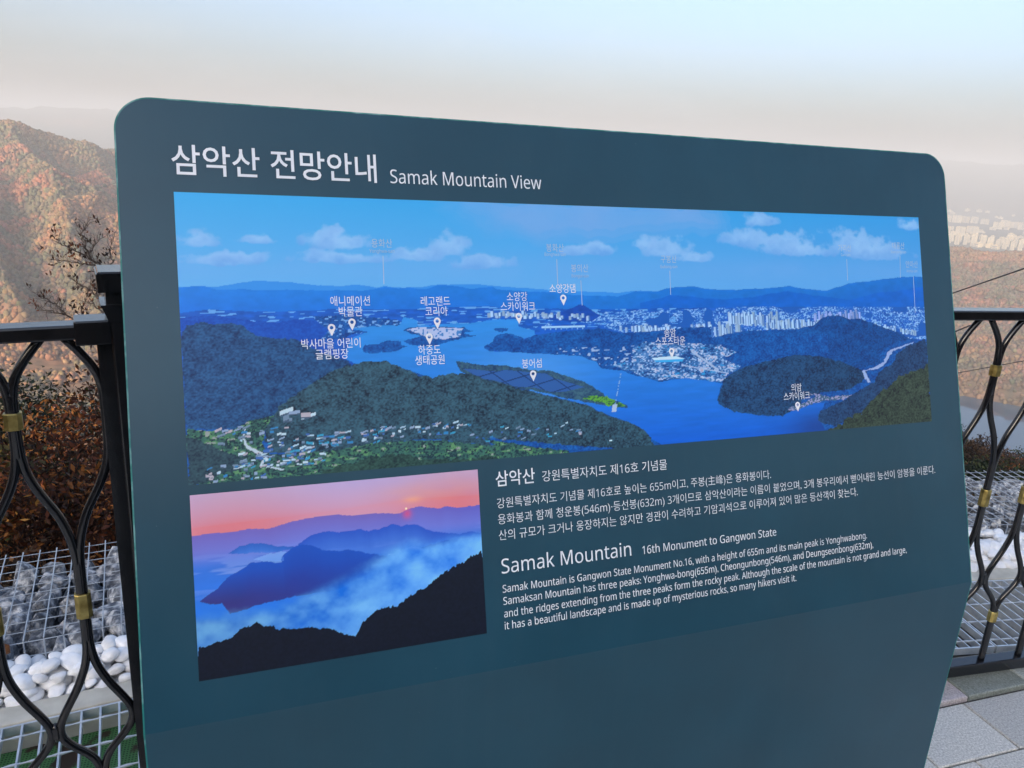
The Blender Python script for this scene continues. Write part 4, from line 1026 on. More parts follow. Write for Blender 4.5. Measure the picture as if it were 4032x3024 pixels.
def paint_dawn(nx, ny):
    X, Y = np.meshgrid(np.linspace(0, 1, nx), np.linspace(0, 1, ny))
    U = X * 1.63
    n = fbm(U * 5, Y * 12, 3, 4); n2 = fbm(U * 9, Y * 11, 7, 5)
    hz = np.interp(X, [0, .3, .5, .73, 1], [.82, .83, .84, .86, .84])
    t = np.clip((Y - hz) / (1 - hz), 0, 1)[..., None]
    warm = np.clip(np.exp(-((X - .12) / .28) ** 2) + np.exp(-((X - .92) / .22) ** 2), 0, 1)[..., None]
    lowc = C3(214, 118, 130) * warm + C3(206, 148, 176) * (1 - warm)
    topc = C3(190, 154, 186) * warm + C3(180, 160, 208) * (1 - warm)
    img = lowc * (1 - t ** .6) + topc * t ** .6
    gl = np.exp(-(((X - .80) / .16) ** 2 + ((Y - .90) / .05) ** 2))[..., None] * (.16 + .5 * (n[..., None] - .4))
    img = img * (1 - np.clip(gl, 0, 1)) + C3(238, 156, 96) * np.clip(gl, 0, 1)
    gl = np.exp(-(((X - .745) / .035) ** 2 + ((Y - .858) / .02) ** 2))[..., None] * .35
    img = img * (1 - gl) + C3(250, 178, 92) * gl
    c1 = crest(DAWN['far'], X, .006, 2, 40)
    d = np.clip((c1 - Y) / .16, 0, 1)[..., None]
    rt_ = np.clip((X - .6) / .4, 0, 1)[..., None]
    col = (C3(112, 96, 180) * (1 - rt_) + C3(96, 90, 186) * rt_) * (1 - d) + C3(110, 124, 214) * d
    lay(img, Y < c1, col)
    body = np.clip((.66 - Y) / .35, 0, 1)[..., None]
    base = C3(58, 112, 214) * (1 - body) + C3(34, 118, 226) * body
    k = smooth01(.72, .60, Y)[..., None] if False else (1 - smooth01(.58, .70, Y))[..., None]
    img = np.where((Y < c1)[..., None], img * (1 - k) + base * (.9 + .25 * (n[..., None] - .5)) * k, img)
    st = smooth01(.56, .70, fbm(U * 4, Y * 34, 19, 4)) * np.exp(-((Y - .56) / .09) ** 2)
    img = img * (1 - st[..., None] * .5) + C3(140, 160, 226) * st[..., None] * .5
    def ridge(k_, top, bot, depth, j=.006, mist=0.0):
        m = inside(DAWN[k_], X + j * (n2 - .5), Y + j * (fbm(X * 60, X * 0, 5, 3) - .5) * 2)
        yt = np.where(m, Y, -1).max(0)[None, :]
        d = np.clip((yt - Y) / depth, 0, 1)[..., None]
        d = np.clip(d * (.75 + .7 * n2[..., None]), 0, 1)
        body_ = C3(*top) * (1 - d) + C3(*bot) * d
        fade = (mist * smooth01(.35, 1.0, d[..., 0]) * (.5 + 1.0 * n2))[..., None]
        lay(img, m, body_ * (1 - np.clip(fade, 0, 1)) + img * np.clip(fade, 0, 1))
        return m
    ridge('left_isle', (42, 92, 186), (74, 132, 224), .10, mist=.9)
    ridge('mid_back', (40, 82, 190), (84, 136, 226), .24, mist=.9)
    ridge('right_hill', (36, 66, 170), (60, 110, 212), .12, mist=.5)
    m = ridge('mid', (26, 78, 182), (30, 62, 160), .2)
    lf = np.clip(1 - (X - .05) / .55, 0, 1)[..., None] * np.clip((.56 - Y) / .16, 0, 1)[..., None]
    img = np.where(m[..., None], img * (1 - lf * .9) + C3(58, 48, 112) * (.85 + .4 * (n2[..., None] - .3)) * lf * .9, img)
    # sea of cloud
    for k_, a in (('mist1', .75), ('mist2', .85)):
        mk = inside(DAWN[k_], X + .05 * (n2 - .5), Y + .06 * (n2 - .5)); lay(img, mk, img * (1 - a * .7) + C3(134, 176, 236) * a * .7)
    low = np.interp(X, [0, .1, .25, .40, .55, .65, .72, .80, .9, 1], [.36, .33, .33, .42, .49, .57, .62, .60, .62, .62]) + .05 * (n2 - .5)
    fm = smooth01(0, .10, low + .035 - Y)[..., None]
    fog = (C3(10, 104, 214) * (1 - np.clip(n2[..., None] * 1.6 - .3, 0, 1)) + C3(112, 176, 236) * np.clip(n2[..., None] * 1.6 - .3, 0, 1))
    fog = fog * (.78 + .3 * np.clip((X[..., None] - .1) / .6, 0, 1))
    img = img * (1 - fm) + fog * fm
    md = inside(DAWN['dark'], X + .004 * (n2 - .5), Y + .02 * (fbm(X * 40, X * 0 + .5, 5, 4) - .5) + .016 * (vnoise(X * 150, X * 0, 3) - .5) * smooth01(.4, .6, vnoise(X * 9, X * 0, 8)) + .01 * (vnoise(X * 260, Y * 90, 3) - .5))
    lay(img, md, C3(10, 16, 32) * (.7 + 1.0 * fbm(U * 70, Y * 80, 3, 3)[..., None]))
    sx, sy = DAWN['sun'][0]; rs = .0048
    rd_ = np.exp(-(((X - sx - .003) / .016) ** 2 + ((Y - sy + .03) / .028) ** 2))[..., None] * .6 * (Y < sy)[..., None]
    img[:] = img * (1 - rd_) + C3(232, 70, 90) * rd_
    lay(img, np.hypot((X - sx) * 1.63, Y - sy) < rs * 1.35, C3(255, 224, 180))
    return img
PRINT_GAIN = 1.12
def print_sheet(name, u0, u1, v0, v1, nx, ny, paint, label, gain=(1, 1.06, 1)):
    img = np.clip(paint(nx, ny) * PRINT_GAIN * np.array(gain), 0, .95)
    X, Y = np.meshgrid(np.linspace(u0, u1, nx), np.linspace(v0, v1, ny))
    o_, sx, sy, sn = [np.array(q) for q in (S_O, S_X, S_Y, S_N)]
    V = o_ + X.reshape(-1, 1) * sx + Y.reshape(-1, 1) * sy + sn * .0007
    idx = np.arange(nx * ny).reshape(ny, nx)
    F = np.stack([idx[:-1, :-1], idx[:-1, 1:], idx[1:, 1:], idx[1:, :-1]], -1).reshape(-1, 4)
    o = np_mesh(name, V, F, MAT['print'], sign, col=img.reshape(-1, 3))
    o['label'] = label
    return o
pano = print_sheet('photo_print', .0735, 1.4855, .340, .7615, 1300, 390, paint_pano, 'wide blue aerial photograph of a lake, city and mountains', (.95, 1.16, 1.1))
dawn = print_sheet('photo_print', .0745, .5055, .061, .3255, 420, 258, paint_dawn, 'pink and blue dawn photograph of misty mountain ridges')

# ---- lettering
def latin(t):
    """the humanist sans letters of the built-in fallback face"""
    o = ''
    for ch in t:
        if 'A' <= ch <= 'Z': o += chr(0x1D5A0 + ord(ch) - 65)
        elif 'a' <= ch <= 'z': o += chr(0x1D5BA + ord(ch) - 97)
        elif '0' <= ch <= '9': o += chr(0x1D7E2 + ord(ch) - 48)
        else: o += ch
    return o
_dg = None
def text_part(name, body, u, v, height_, width=None, u_mid=None, mat=None, parent=None, weight=0.0, n=.0012, xs=1.0):
    """body starts at (u, v = baseline) on the board; height_ is the em size, width stretches the line to fit"""
    cu = bpy.data.curves.new(name, 'FONT'); cu.body = latin(body); cu.resolution_u = 3; cu.offset = weight
    to = bpy.data.objects.new(name + '_tmp', cu); COL.objects.link(to)
    bpy.context.view_layer.update()
    me = bpy.data.meshes.new_from_object(to.evaluated_get(bpy.context.evaluated_depsgraph_get()))
    bpy.data.objects.remove(to); bpy.data.curves.remove(cu)
    co = np.empty(len(me.vertices) * 3, dtype=np.float32); me.vertices.foreach_get('co', co); co = co.reshape(-1, 3)
    x0, x1 = co[:, 0].min(), co[:, 0].max()
    sx = (width / (x1 - x0)) if width else height_ * xs
    if u_mid is not None: u = u_mid - sx * (x1 - x0) / 2
    parent = parent or sign
    off = np.array(root_loc(parent))
    P = np.array(S_O) + (u + (co[:, :1] - x0) * sx) * np.array(S_X) + (v + co[:, 1:2] * height_) * np.array(S_Y) + np.array(S_N) * n - off
    me.vertices.foreach_set('co', P.astype(np.float32).ravel())
    me.name = name; me.materials.clear()
    o = link_mesh(name, me, mat or MAT['letter'], parent)
    me.update()
    return o
TX = [('title_lettering', '삼악산 전망안내', .0725, .7905, .0485, .295, .008), ('title_lettering', 'Samak Mountain View', .3888, .7872, .0302, .2575, 0),
      ('heading_lettering', '삼악산', .535, .2968, .0278, .0690, .008), ('heading_lettering', '강원특별자치도 제16호 기념물', .617, .2968, .0205, .2392, -.004),
      ('paragraph_lettering', '강원특별자치도 기념물 제16호로 높이는 655m이고, 주봉(主峰)은 용화봉이다.', .535, .2604, .0189, .5425, -.006),
      ('paragraph_lettering', '용화봉과 함께 청운봉(546m)·등선봉(632m) 3개이므로 삼악산이라는 이름이 붙었으며, 3개 봉우리에서 뻗어내린 능선이 암봉을 이룬다.', .535, .2343, .0189, .950, -.006),
      ('paragraph_lettering', '산의 규모가 크거나 웅장하지는 않지만 경관이 수려하고 기암괴석으로 이루어져 있어 많은 등산객이 찾는다.', .535, .2084, .0189, .745, -.006),
      ('heading_lettering', 'Samak Mountain', .5365, .1530, .0330, .2384, 0), ('heading_lettering', '16th Monument to Gangwon State', .797, .1524, .0196, .2845, 0),
      ('paragraph_lettering', 'Samak Mountain is Gangwon State Monument No.16, with a height of 655m and its main peak is Yonghwabong.', .5365, .1220, .0172, .7597, 0),
      ('paragraph_lettering', 'Samaksan Mountain has three peaks: Yonghwa-bong(655m), Cheongunbong(546m), and Deungseonbong(632m),', .5365, .1022, .0172, .774, 0),
      ('paragraph_lettering', 'and the ridges extending from the three peaks form the rocky peak. Although the scale of the mountain is not grand and large,', .5365, .0818, .0172, .8583, 0),
      ('paragraph_lettering', 'it has a beautiful landscape and is made up of mysterious rocks, so many hikers visit it.', .5365, .0623, .0172, .5838, 0)]
for nm, body, u, v, h, w, wt in TX:
    text_part(nm, body, u, v, h, w, weight=wt)
for ko, en, a, b_, l0, l1 in PEAKS:
    text_part('peak_name', ko, 0, a[1] + .001, .0152, u_mid=a[0], parent=pano, xs=.0152 * .80 / .0152, mat=MAT['letter_dim'])
    text_part('peak_name', en, 0, b_[1] + .0005, .0078, u_mid=b_[0], parent=pano, xs=.80, mat=MAT['letter_dim'])
    mb = MB(); w = .0006
    mb.add([SP(l0[0] - w, l0[1], .0012), SP(l1[0] - w, l1[1], .0012), SP(l1[0] + w, l1[1], .0012), SP(l0[0] + w, l0[1], .0012)], [(0, 1, 2, 3)])
    mb.build('leader_line', MAT['letter_dim'], pano)
for names, pos, pin in PLACES:
    for t, (u, v) in zip(names, pos):
        text_part('place_name', t, 0, v + .0015, .0170, u_mid=u, parent=pano, xs=.80)
    # map pin: ring with a pointed tail
    mb = MB(); rO, rI, hc = .0057, .0027, .0128
    outer = []; innr = []
    nseg = 28
    for k in range(nseg):
        a = -math.pi / 2 + 2 * math.pi * k / nseg
        ca_, sa_ = math.cos(a), math.sin(a)
        rr_ = rO
        p = [ca_ * rr_, hc + sa_ * rr_]
        if k == 0: p = [0, 0]
        elif sa_ < -.5: p = None
        innr.append((ca_ * rI, hc + sa_ * rI))
        outer.append(p)
    for k, p in enumerate(outer):                   # straight flanks down to the tip
        if p is None:
            a = -math.pi / 2 + 2 * math.pi * k / nseg
            sgn = 1 if math.cos(a) > 0 else -1
            t = (1 + math.sin(a)) / .5
            outer[k] = [sgn * rO * .866 * t, (hc - rO * .5) * t]
    vs = [SP(pin[0] + x_, pin[1] + y_, .0013) for x_, y_ in outer + innr]
    mb.add(vs, [(k, (k + 1) % nseg, nseg + (k + 1) % nseg, nseg + k) for k in range(nseg)])
    mb.build('map_pin', MAT['letter'], pano)

# ------------------------------------------------------------------ trees near the terrace
MAT['bark'] = noisy('grey_brown_bark', (.018, .014, .012), (.06, .048, .04), 30, rough=.9, bump=.5)
def leaf_mat(name):
    m = tinted(name, rough=.6, spec=.3)
    b = m.node_tree.nodes['Principled BSDF']
    b.inputs['Transmission Weight'].default_value = 0
    nt = m.node_tree
    tr = nt.nodes.new('ShaderNodeBsdfTranslucent'); mx = nt.nodes.new('ShaderNodeMixShader'); mx.inputs[0].default_value = .3
    nt.links.new(b.inputs['Base Color'].links[0].from_socket, tr.inputs['Color'])
    nt.links.new(b.outputs[0], mx.inputs[1]); nt.links.new(tr.outputs[0], mx.inputs[2])
    nt.links.new(mx.outputs[0], nt.nodes['Material Output'].inputs['Surface'])
    return m
MAT['leaves'] = leaf_mat('autumn_leaves')
def branches(mb, p, d, L, rad, depth, tips, spread=.6, up=.12, bend=.25, kids=(2, 3)):
    """recursive limb: tapered tube, children along it"""
    pts = [Vector(p)]; rs = [rad]; d = Vector(d).normalized()
    nseg = 5
    for i in range(nseg):
        d = (d + Vector((random.gauss(0, bend), random.gauss(0, bend), random.gauss(0, bend) + up)) * .5).normalized()
        pts.append(pts[-1] + d * (L / nseg)); rs.append(rad * (1 - .55 * (i + 1) / nseg))
    mb.tube(pts, rs, n=7 if depth > 2 else 5 if depth > 1 else 4, cap=False)
    if depth == 0:
        tips.append((pts[-1], d)); tips.append((pts[3], d)); return
    for k in range(random.randint(*kids)):
        i = random.randint(2, nseg)
        ax = Vector((random.gauss(0, 1), random.gauss(0, 1), random.gauss(0, .6))).normalized()
        nd = (d + ax * spread * random.uniform(.7, 1.5)).normalized()
        branches(mb, pts[i], nd, L * random.uniform(.55, .8), rs[i] * .68, depth - 1, tips, spread, up, bend, kids)
    branches(mb, pts[-1], d, L * .7, rs[-1] * .9, depth - 1, tips, spread, up, bend, kids)
def leaf_cloud(tips, per, size, rad, cols, g, droop=.3):
    T = np.array([t[0][:] for t in tips]); n = len(T) * per
    c = np.repeat(T, per, 0) + g.normal(0, rad, (n, 3)) * np.array([1, 1, .6])
    a = g.normal(size=(n, 3)); a[:, 2] -= droop; a /= np.linalg.norm(a, axis=1)[:, None]
    b_ = np.cross(a, g.normal(size=(n, 3))); b_ /= np.linalg.norm(b_, axis=1)[:, None]
    nn = np.cross(a, b_)
    s = size * g.uniform(.6, 1.3, (n, 1))
    V = np.stack([c - a * s, c + b_ * s * .42 + nn * s * .1, c + a * s, c - b_ * s * .42 + nn * s * .1], 1).reshape(-1, 3)
    F = np.arange(n * 4).reshape(-1, 4)
    cl = np.array(cols)[g.integers(len(cols), size=len(T))]
    cl = np.repeat(cl * g.choice([.25, .5, .8, 1.2, 1.9], (len(T), 1), p=[.25, .3, .22, .15, .08]), per, 0) * g.uniform(.55, 1.5, (n, 1))
    return V, F, np.repeat(cl, 4, 0)
PALS = {'rust': [(.16, .045, .018), (.26, .08, .025), (.09, .035, .02), (.42, .15, .035), (.07, .035, .022)],
        'gold': [(.30, .19, .03), (.20, .14, .03), (.34, .16, .035), (.09, .07, .02)],
        'green': [(.025, .042, .016), (.045, .06, .02), (.07, .08, .025), (.02, .035, .018)],
        'brown': [(.10, .055, .03), (.07, .042, .025), (.14, .07, .03), (.055, .04, .028)]}
def tree(name, az, r, h, pal, label, group, per=26, size=.05, rad=.16, depth=3, lean=(0, 0), trunk=.05, zoff=0.0, kids=(2, 3), cat='tree'):
    z = float(height(az, r)) + zoff
    base = Vector((r * math.sin(R(az)), r * math.cos(R(az)), z))
    root = empty(name, base, label, cat, group)
    mb = MB(); tips = []
    branches(mb, base - UP * .15, Vector((lean[0], lean[1], 1)), h * .42, trunk, depth, tips, spread=.75, up=.14, kids=kids)
    mb.build('trunk', MAT['bark'], root, smooth=True)
    if per:
        g = np.random.default_rng(random.randint(0, 10 ** 6))
        V, F, C_ = leaf_cloud(tips, per, size, rad, PALS[pal], g)
        np_mesh('crown', V, F, MAT['leaves'], root, col=C_)
    return root
random.seed(404)
GT = 'autumn trees on the slope just below the railing'
def P_(az, el, r):                                  # a point seen from the terrace under az / el
    return Vector((r * math.sin(R(az)) * math.cos(R(el)), r * math.cos(R(az)) * math.cos(R(el)), EYE + r * math.sin(R(el))))
near_trees = [(-37.5, 6.0, 3.3, 'gold', 'golden shrub at the far left edge below the railing'), (-34.0, 7.2, 3.7, 'rust', 'rust red tree in the left gap of the left railing'),
              (-31.6, 6.2, 3.2, 'rust', 'rust leaved tree with a few bright orange sprays beside the left post'), (-30.2, 8.6, 4.0, 'brown', 'brown half-bare tree behind the left railing'),
              (-33.2, 10.5, 4.9, 'green', 'dark green tree standing behind the rust red one left'), (-28.6, 6.6, 3.2, 'rust', 'orange-brown tree low beside the left post'),
              (-36.0, 9.5, 4.6, 'green', 'dark green tree at the left edge of the view'), (-31.0, 12.5, 5.4, 'green', 'tall dark green tree farther down the left slope'),
              (-26.0, 8.0, 3.6, 'rust', 'rust leaved tree behind the left edge of the sign'), (-21.0, 9.0, 3.0, 'brown', 'brown tree hidden behind the sign'),
              (-34.8, 5.2, 1.5, 'brown', 'low brown scrub just beyond the left gabion'), (-32.2, 5.6, 2.0, 'rust', 'low rust leaved bush beyond the left gabion'), (-33.0, 7.6, 3.9, 'green', 'dark green bush between the rust leaved trees left'), (-30.4, 7.4, 3.7, 'green', 'dark green bush just left of the left post'), (-29.0, 5.0, 1.3, 'brown', 'low dark scrub near the left post foot'),
              (-32.0, 16.0, 6.0, 'brown', 'large dull brown tree at the back of the left slope'), (-35.0, 15.0, 5.8, 'green', 'large dark green tree at the back of the left slope')]
for az, r, h, pal, lb in near_trees:
    tree('autumn_tree', az, r, h, pal, lb, GT, per=58 if pal != 'brown' else 36, size=.027, rad=.13, trunk=.035 + .006 * h, lean=(random.uniform(-.2, .2), random.uniform(-.1, .2)))

# the nearly bare tree whose twigs stand against the hillside
base = Vector((7.0 * math.sin(R(-27.9)), 7.0 * math.cos(R(-27.9)), float(height(-27.9, 7.0))))
bare = empty('bare_tree', base, 'nearly bare tree with a few curled red-brown leaves above the railing left of the sign', 'tree')
MAT['twig'] = noisy('dry_twig_bark', (.07, .05, .04), (.17, .125, .10), 30, rough=.9)
mb = MB(); tips = []
fork = P_(-28.3, -9.5, 6.9); knee = P_(-28.2, -12.7, 6.95)
mb.tube([base - UP * .2, base.lerp(knee, .5) + Vector((.06, 0, 0)), knee, fork, P_(-28.46, -8.87, 6.9)], [.05, .042, .032, .022, .02], n=8, cap=False)
limbs = [[(-28.46, -8.87), (-28.75, -8.34), (-29.15, -8.06), (-29.29, -7.64), (-29.4, -7.08), (-29.56, -6.51), (-29.41, -6.24), (-29.16, -5.73)],
         [(-29.15, -8.06), (-29.51, -7.82), (-30.11, -7.44), (-30.49, -7.17), (-30.91, -6.97)], [(-28.69, -8.59), (-29.03, -8.44), (-29.77, -8.28), (-30.5, -8.14), (-31.07, -8.08)],
         [(-29.25, -7.64), (-28.91, -7.17), (-28.57, -6.76)], [(-28.3, -9.9), (-28.78, -10.64), (-29.15, -10.28), (-29.54, -9.85), (-29.9, -9.69), (-30.25, -9.35)],
         [(-28.2, -12.7), (-29.2, -12.7), (-29.96, -12.16), (-30.53, -11.78), (-31.12, -11.47), (-31.72, -11.3), (-32.28, -11.09)],
         [(-30.53, -11.78), (-31.06, -11.33), (-31.31, -10.9), (-31.65, -10.61), (-32.04, -10.4), (-32.38, -10.21)], [(-28.46, -8.87), (-27.97, -8.19), (-28.05, -7.37), (-27.68, -6.56)],
         [(-29.96, -12.16), (-30.02, -11.25), (-29.65, -10.45), (-29.36, -9.64)], [(-28.25, -11.9), (-28.85, -11.47), (-29.26, -10.95), (-29.54, -10.78)]]
for li, L_ in enumerate(limbs):
    pts = [P_(a, e, 6.9 - .02 * k) for k, (a, e) in enumerate(L_)]
    fine = []
    for i in range(len(pts) - 1):
        for q in range(3):
            fine.append(pts[i].lerp(pts[i + 1], q / 3) + Vector((random.gauss(0, .004), random.gauss(0, .01), random.gauss(0, .004))))
    fine.append(pts[-1])
    r0_ = .011 if li in (0, 5) else .0065
    mb.tube(fine, [r0_ * (1 - .72 * i / (len(fine) - 1)) for i in range(len(fine))], n=6, cap=False)
    for i in range(2, len(fine)):
        for q in range(2):
            d = (fine[i] - fine[i - 1]).normalized()
            nd = (d + Vector((random.gauss(-.1, .7), random.gauss(0, .6), random.gauss(.3, .55)))).normalized()
            branches(mb, fine[i], nd, random.uniform(.05, .12), .0022, 1, tips, spread=.9, up=.15, bend=.55, kids=(1, 2))
    tips.append((fine[-1], Vector((0, 0, 1))))
mb.build('trunk', MAT['twig'], bare, smooth=True)
g = np.random.default_rng(5)
keep = [t for t in tips if random.random() < .07]
V, F, C_ = leaf_cloud(keep, 4, .019, .018, [(.13, .045, .025), (.17, .06, .03), (.09, .055, .04)], g, droop=1.2)
np_mesh('crown', V, F, MAT['leaves'], bare, col=C_)

# trees on the right slope between the gabion and the lake
GR_ = 'trees on the shaded slope below the right railing'
variants = {}
def slope_variant(pal, seed):
    random.seed(seed); g = np.random.default_rng(seed)
    mb = MB(); tips = []
    branches(mb, Vector((0, 0, -.4)), Vector((0, 0, 1)), 2.6, .13, 3, tips, spread=.8, up=.12, kids=(3, 4))
    o = bpy.data.objects.new('trunk', None)
    me = bpy.data.meshes.new('trunk'); me.from_pydata(mb.v, [], mb.f); me.materials.append(MAT['bark'])
    V, F, C_ = leaf_cloud(tips, 34, .15, .42, PALS[pal], g)
    tmp = np_mesh('crown', V, F, MAT['leaves'], None, col=C_); cm = tmp.data
    bpy.data.objects.remove(tmp); bpy.data.objects.remove(o)
    return me, cm
for p_ in ('green', 'brown', 'rust', 'gold'):
    variants[p_] = [slope_variant(p_, hash_) for hash_ in {'green': (11, 12, 15), 'brown': (21, 22, 25), 'rust': (31, 32), 'gold': (41, 42)}[p_]]
random.seed(77)
words = {'green': 'dark green leafy tree on the shaded slope below the right railing', 'brown': 'dull brown leafy tree on the shaded slope below the right railing', 'rust': 'rust red leafy tree on the shaded slope below the right railing', 'gold': 'yellowish leafy tree on the shaded slope below the right railing'}
for i in range(190):
    az = random.uniform(20, 42) if i < 155 else random.uniform(-20, 22)
    r = 22 + 108 * random.random() ** .55
    p_ = random.choices(['green', 'brown', 'rust', 'gold'], [.32, .42, .2, .06])[0]
    tm, cm = random.choice(variants[p_])
    s = random.uniform(.7, 1.15) * (.3 + .7 * min(1, r / 80))
    z = float(height(az, r))
    lb, gp = words[p_], GR_ + ', ' + p_
    if az < 22: lb, gp = lb.replace('below the right railing', 'behind the sign'), 'trees on the slope behind the sign, ' + p_
    root = empty('slope_tree', (r * math.sin(R(az)), r * math.cos(R(az)), z), lb, 'tree', gp)
    root.scale = (s, s, s * random.uniform(.85, 1.15)); root.rotation_euler = (0, 0, random.uniform(0, 6.28))
    for nm, me in (('trunk', tm), ('crown', cm)):
        o = bpy.data.objects.new(nm, me); o.parent = root; COL.objects.link(o)

# ------------------------------------------------------------------ ropeway cables
MAT['rope'] = noisy('steel_rope', (.035, .035, .038), (.075, .075, .08), 90, rough=.5, metal=.3)
def cable(a, b_, r0_, r1_, rad, label):
    p, q = P_(*a, r0_), P_(*b_, r1_)
    d = q - p
    pts = [p - d * 1.2 + d * (4.2 * k / 30) for k in range(31)]
    L = d.length
    pts = [v - UP * .0006 * L * ((k - 8) ** 2) * .02 for k, v in enumerate(pts)]
    mb = MB(); mb.tube(pts, rad, n=7)
    tag(mb.build('ropeway_cable', MAT['rope'], None, smooth=True), label, 'cable', 'ropeway cables on the right')
cable((31.43, -5.86), (26.98, -8.37), 40, 56, .030, 'uppermost and thickest dark ropeway cable, crossing above the right rail')
cable((28.55, -10.4), (26.6, -11.7), 46, 56, .030, 'middle dark ropeway cable just under the right top rail')
cable((29.7, -12.4), (26.45, -13.7), 90, 112, .035, 'lowest faint ropeway cable between the upper brass collars')

# ------------------------------------------------------------------ the city and the lakeside buildings
MAT['block'] = per_object(noisy('cream_render', (.52, .41, .26), (.70, .57, .38), .05, rough=.8), .16)
MAT['glass'] = noisy('dark_window_band', (.10, .12, .14), (.2, .21, .22), .2, rough=.3)
MAT['roof_grey'] = noisy('flat_roof', (.3, .3, .3), (.42, .41, .4), .1, rough=.9)
MAT['roof_blue'] = noisy('blue_sheet_roof', (.03, .22, .38), (.05, .30, .46), .2, rough=.5)
MAT['white_wall'] = noisy('white_wall', (.66, .63, .57), (.76, .73, .67), .1, rough=.7)
def block_meshes(name, w, d, h, fl, bays):
    """apartment slab: wall with recessed window bands, parapet and stair heads"""
    wall = MB(); win = MB(); rf = MB()
    wall.box((0, 0, h / 2), (w / 2, 0, 0), (0, d / 2, 0), (0, 0, h / 2))
    for k in range(fl):
        z = h * (k + .55) / fl
        win.box((0, -d / 2 - .02, z), (w / 2 * .92, 0, 0), (0, .3, 0), (0, 0, h / fl * .24))
    win.box((0, -d / 2 + .1, h / 2), (w * .04, 0, 0), (0, .3, 0), (0, 0, h * .46))
    for i in range(max(1, bays // 2)):
        x_ = -w / 2 + w * (i + .5) / max(1, bays // 2)
        rf.box((x_, 0, h + 2.0), (w / bays * .4, 0, 0), (0, d * .3, 0), (0, 0, 1.97))
    rf.box((0, 0, h + .35), (w / 2 + .3, 0, 0), (0, d / 2 + .3, 0), (0, 0, .33))
    out = []
    for nm, b_, m_ in (('wall', wall, MAT['block']), ('window_band', win, MAT['glass']), ('roof', rf, MAT['block'])):
        me = bpy.data.meshes.new(nm); me.from_pydata(b_.v, [], b_.f); me.materials.append(m_); out.append((nm, me))
    return out
KINDS = {'slab': block_meshes('slab', 58, 15, 56, 8, 8), 'tower': block_meshes('tower', 20, 17, 58, 9, 3), 'mid': block_meshes('mid', 34, 16, 30, 5, 5), 'low': block_meshes('low', 18, 14, 10, 2, 3), 'office': block_meshes('office', 40, 30, 70, 10, 5)}
def building(kind, az, r, label, group, s=1.0, turn=0.0, hz=1.0, name='apartment_block', cat='building'):
    z = float(height(az, r)) - .5
    root = empty(name, (r * math.sin(R(az)), r * math.cos(R(az)), z), label, cat, group)
    root.rotation_euler = (0, 0, R(-az + turn)); root.scale = (s, s, s * hz)
    for nm, me in KINDS[kind]:
        o = bpy.data.objects.new(nm, me); o.parent = root; COL.objects.link(o)
    return root
random.seed(21)
az = 25.6
while az < 36.5:
    if not 30.6 < az < 31.2:
        building('slab', az, 7450 + random.uniform(-160, 160) - (az - 26) * 75, 'pale slab apartment block in the far row along the city skyline', 'far row of slab apartment blocks', s=random.uniform(.8, 1.12), turn=random.uniform(-25, 25), hz=random.uniform(.7, 1.0))
    az += random.uniform(.42, .62)
for i in range(30):
    az = random.uniform(25.5, 36.5); r = random.uniform(5100, 6700)
    building(random.choice(['mid', 'mid', 'slab']), az, r, 'mid-height cream building scattered in the middle of the city', 'mid-height buildings across the city', s=random.uniform(.7, 1.2), turn=random.uniform(-40, 40), hz=random.uniform(.6, 1.1))
az = 28.6
while az < 36.5:
    for k in range(2):
        building('tower', az + k * .1, 4720 + k * 190 + random.uniform(-50, 50), 'slender cream apartment tower in the nearest row of the city', 'nearest row of slender towers', s=random.uniform(.8, 1.05), turn=random.uniform(-20, 20), hz=random.uniform(.75, 1.1))
    az += random.uniform(.34, .52)
for i in range(56):
    az = random.uniform(25.4, 36.5); r = random.uniform(4600, 6500)
    building('low', az, r, 'small pale low building in the town below the towers', 'low buildings of the town', s=random.uniform(.8, 1.9), turn=random.uniform(-60, 60), name='town_house')
building('office', 27.15, 5600, 'tall dark-fronted office tower standing alone near the sign edge', None, s=1.1, turn=-28, name='office_tower')
for i in range(16):
    az = random.uniform(26, 33); r = random.uniform(8300, 8800)
    building('low', az, r, 'tiny pale house in the far fields beyond the city', 'houses beyond the city', s=random.uniform(1.2, 2.2), turn=random.uniform(-60, 60), name='far_house')

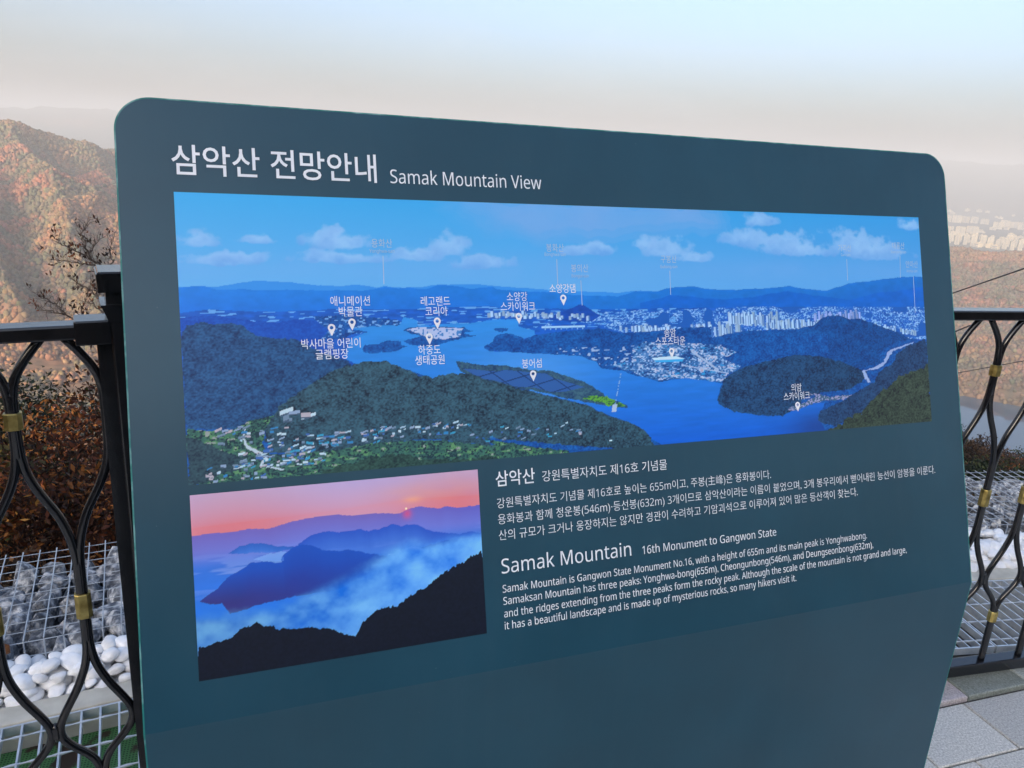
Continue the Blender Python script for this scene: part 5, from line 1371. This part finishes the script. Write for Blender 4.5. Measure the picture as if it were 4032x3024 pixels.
def hall(az, r, w, d, h, label, roof, turn=0.0, ridge=3.0, name='lakeside_hall'):
    z = float(height(az, r)) - 1.0
    root = empty(name, (r * math.sin(R(az)), r * math.cos(R(az)), z), label, 'building', 'buildings in the valley beyond the lake')
    c_ = Vector(root.location); a = R(-az + turn)
    ex = Vector((math.cos(a), math.sin(a), 0)); ey = Vector((-math.sin(a), math.cos(a), 0))
    mb = MB(); mb.box(c_ + UP * h / 2, ex * w / 2, ey * d / 2, UP * h / 2); mb.build('wall', MAT['white_wall'], root)
    mb = MB()
    e = .8
    A_ = [c_ + ex * (sx * (w / 2 + e)) + ey * (sy * (d / 2 + e)) + UP * (h + .05) for sx, sy in ((-1, -1), (1, -1), (1, 1), (-1, 1))]
    B_ = [c_ + ex * (sx * (w / 2 + e)) + UP * (h + ridge) for sx in (-1, 1)]
    mb.add(A_ + B_, [(0, 1, 5, 4), (2, 3, 4, 5), (1, 2, 5), (3, 0, 4), (3, 2, 1, 0)])
    mb.build('roof', roof, root)
    mb = MB()
    for i in range(5):
        mb.box(c_ + ex * (w * ((i + .5) / 5 - .5)) - ey * (d / 2 + .1) + UP * h * .55, ex * w * .06, ey * .15, UP * h * .2)
    mb.build('window', MAT['glass'], root)
    return root
hall(26.75, 1870, 44, 18, 9, 'long white hall with a wide blue roof beside the sign edge', MAT['roof_blue'], turn=8, ridge=6)
hall(26.35, 1930, 26, 16, 13, 'cream hall with a grey roof left of the blue-roofed one', MAT['roof_grey'], turn=-6)
hall(27.35, 1905, 20, 16, 7, 'low cream house right behind the blue-roofed hall', MAT['roof_grey'], turn=30)
hall(27.5, 1770, 26, 12, 5, 'long low white shed below the blue-roofed hall', MAT['white_wall'], turn=-10)
hall(27.3, 1690, 18, 12, 5, 'small white shed nearest the lake', MAT['white_wall'], turn=25)
hall(26.45, 1660, 20, 12, 6, 'small pale house nearest the lake at the sign edge', MAT['roof_grey'], turn=5)
hall(26.5, 2240, 22, 14, 6, 'small blue-roofed house above the pale river bank', MAT['roof_blue'], turn=12, ridge=4)
hall(26.95, 2300, 14, 10, 6, 'tiny white house above the pale river bank', MAT['white_wall'], turn=0)
hall(-30.1, 1350, 13, 9, 6, 'small white house among the trees left of the post cap', MAT['roof_grey'], turn=0, ridge=2, name='valley_house')
# pale bare bank in the valley
bank = MB()
pts = []
for k in range(13):
    t = k / 12
    az = 25.9 + 2.3 * t
    w_ = 26 * math.sin(math.pi * min(1, .15 + .85 * t)) ** .6
    for s_ in (-1, 1):
        r = 2140 + 20 * math.sin(t * 5) + s_ * w_
        pts.append((r * math.sin(R(az)), r * math.cos(R(az)), float(height(az, r)) + 2.5))
bank.add(pts, [(2 * k, 2 * k + 2, 2 * k + 3, 2 * k + 1) for k in range(12)])
tag(bank.build('river_bank', noisy('pale_sand', (.5, .42, .3), (.62, .54, .4), .05, rough=.9)), kind='structure')
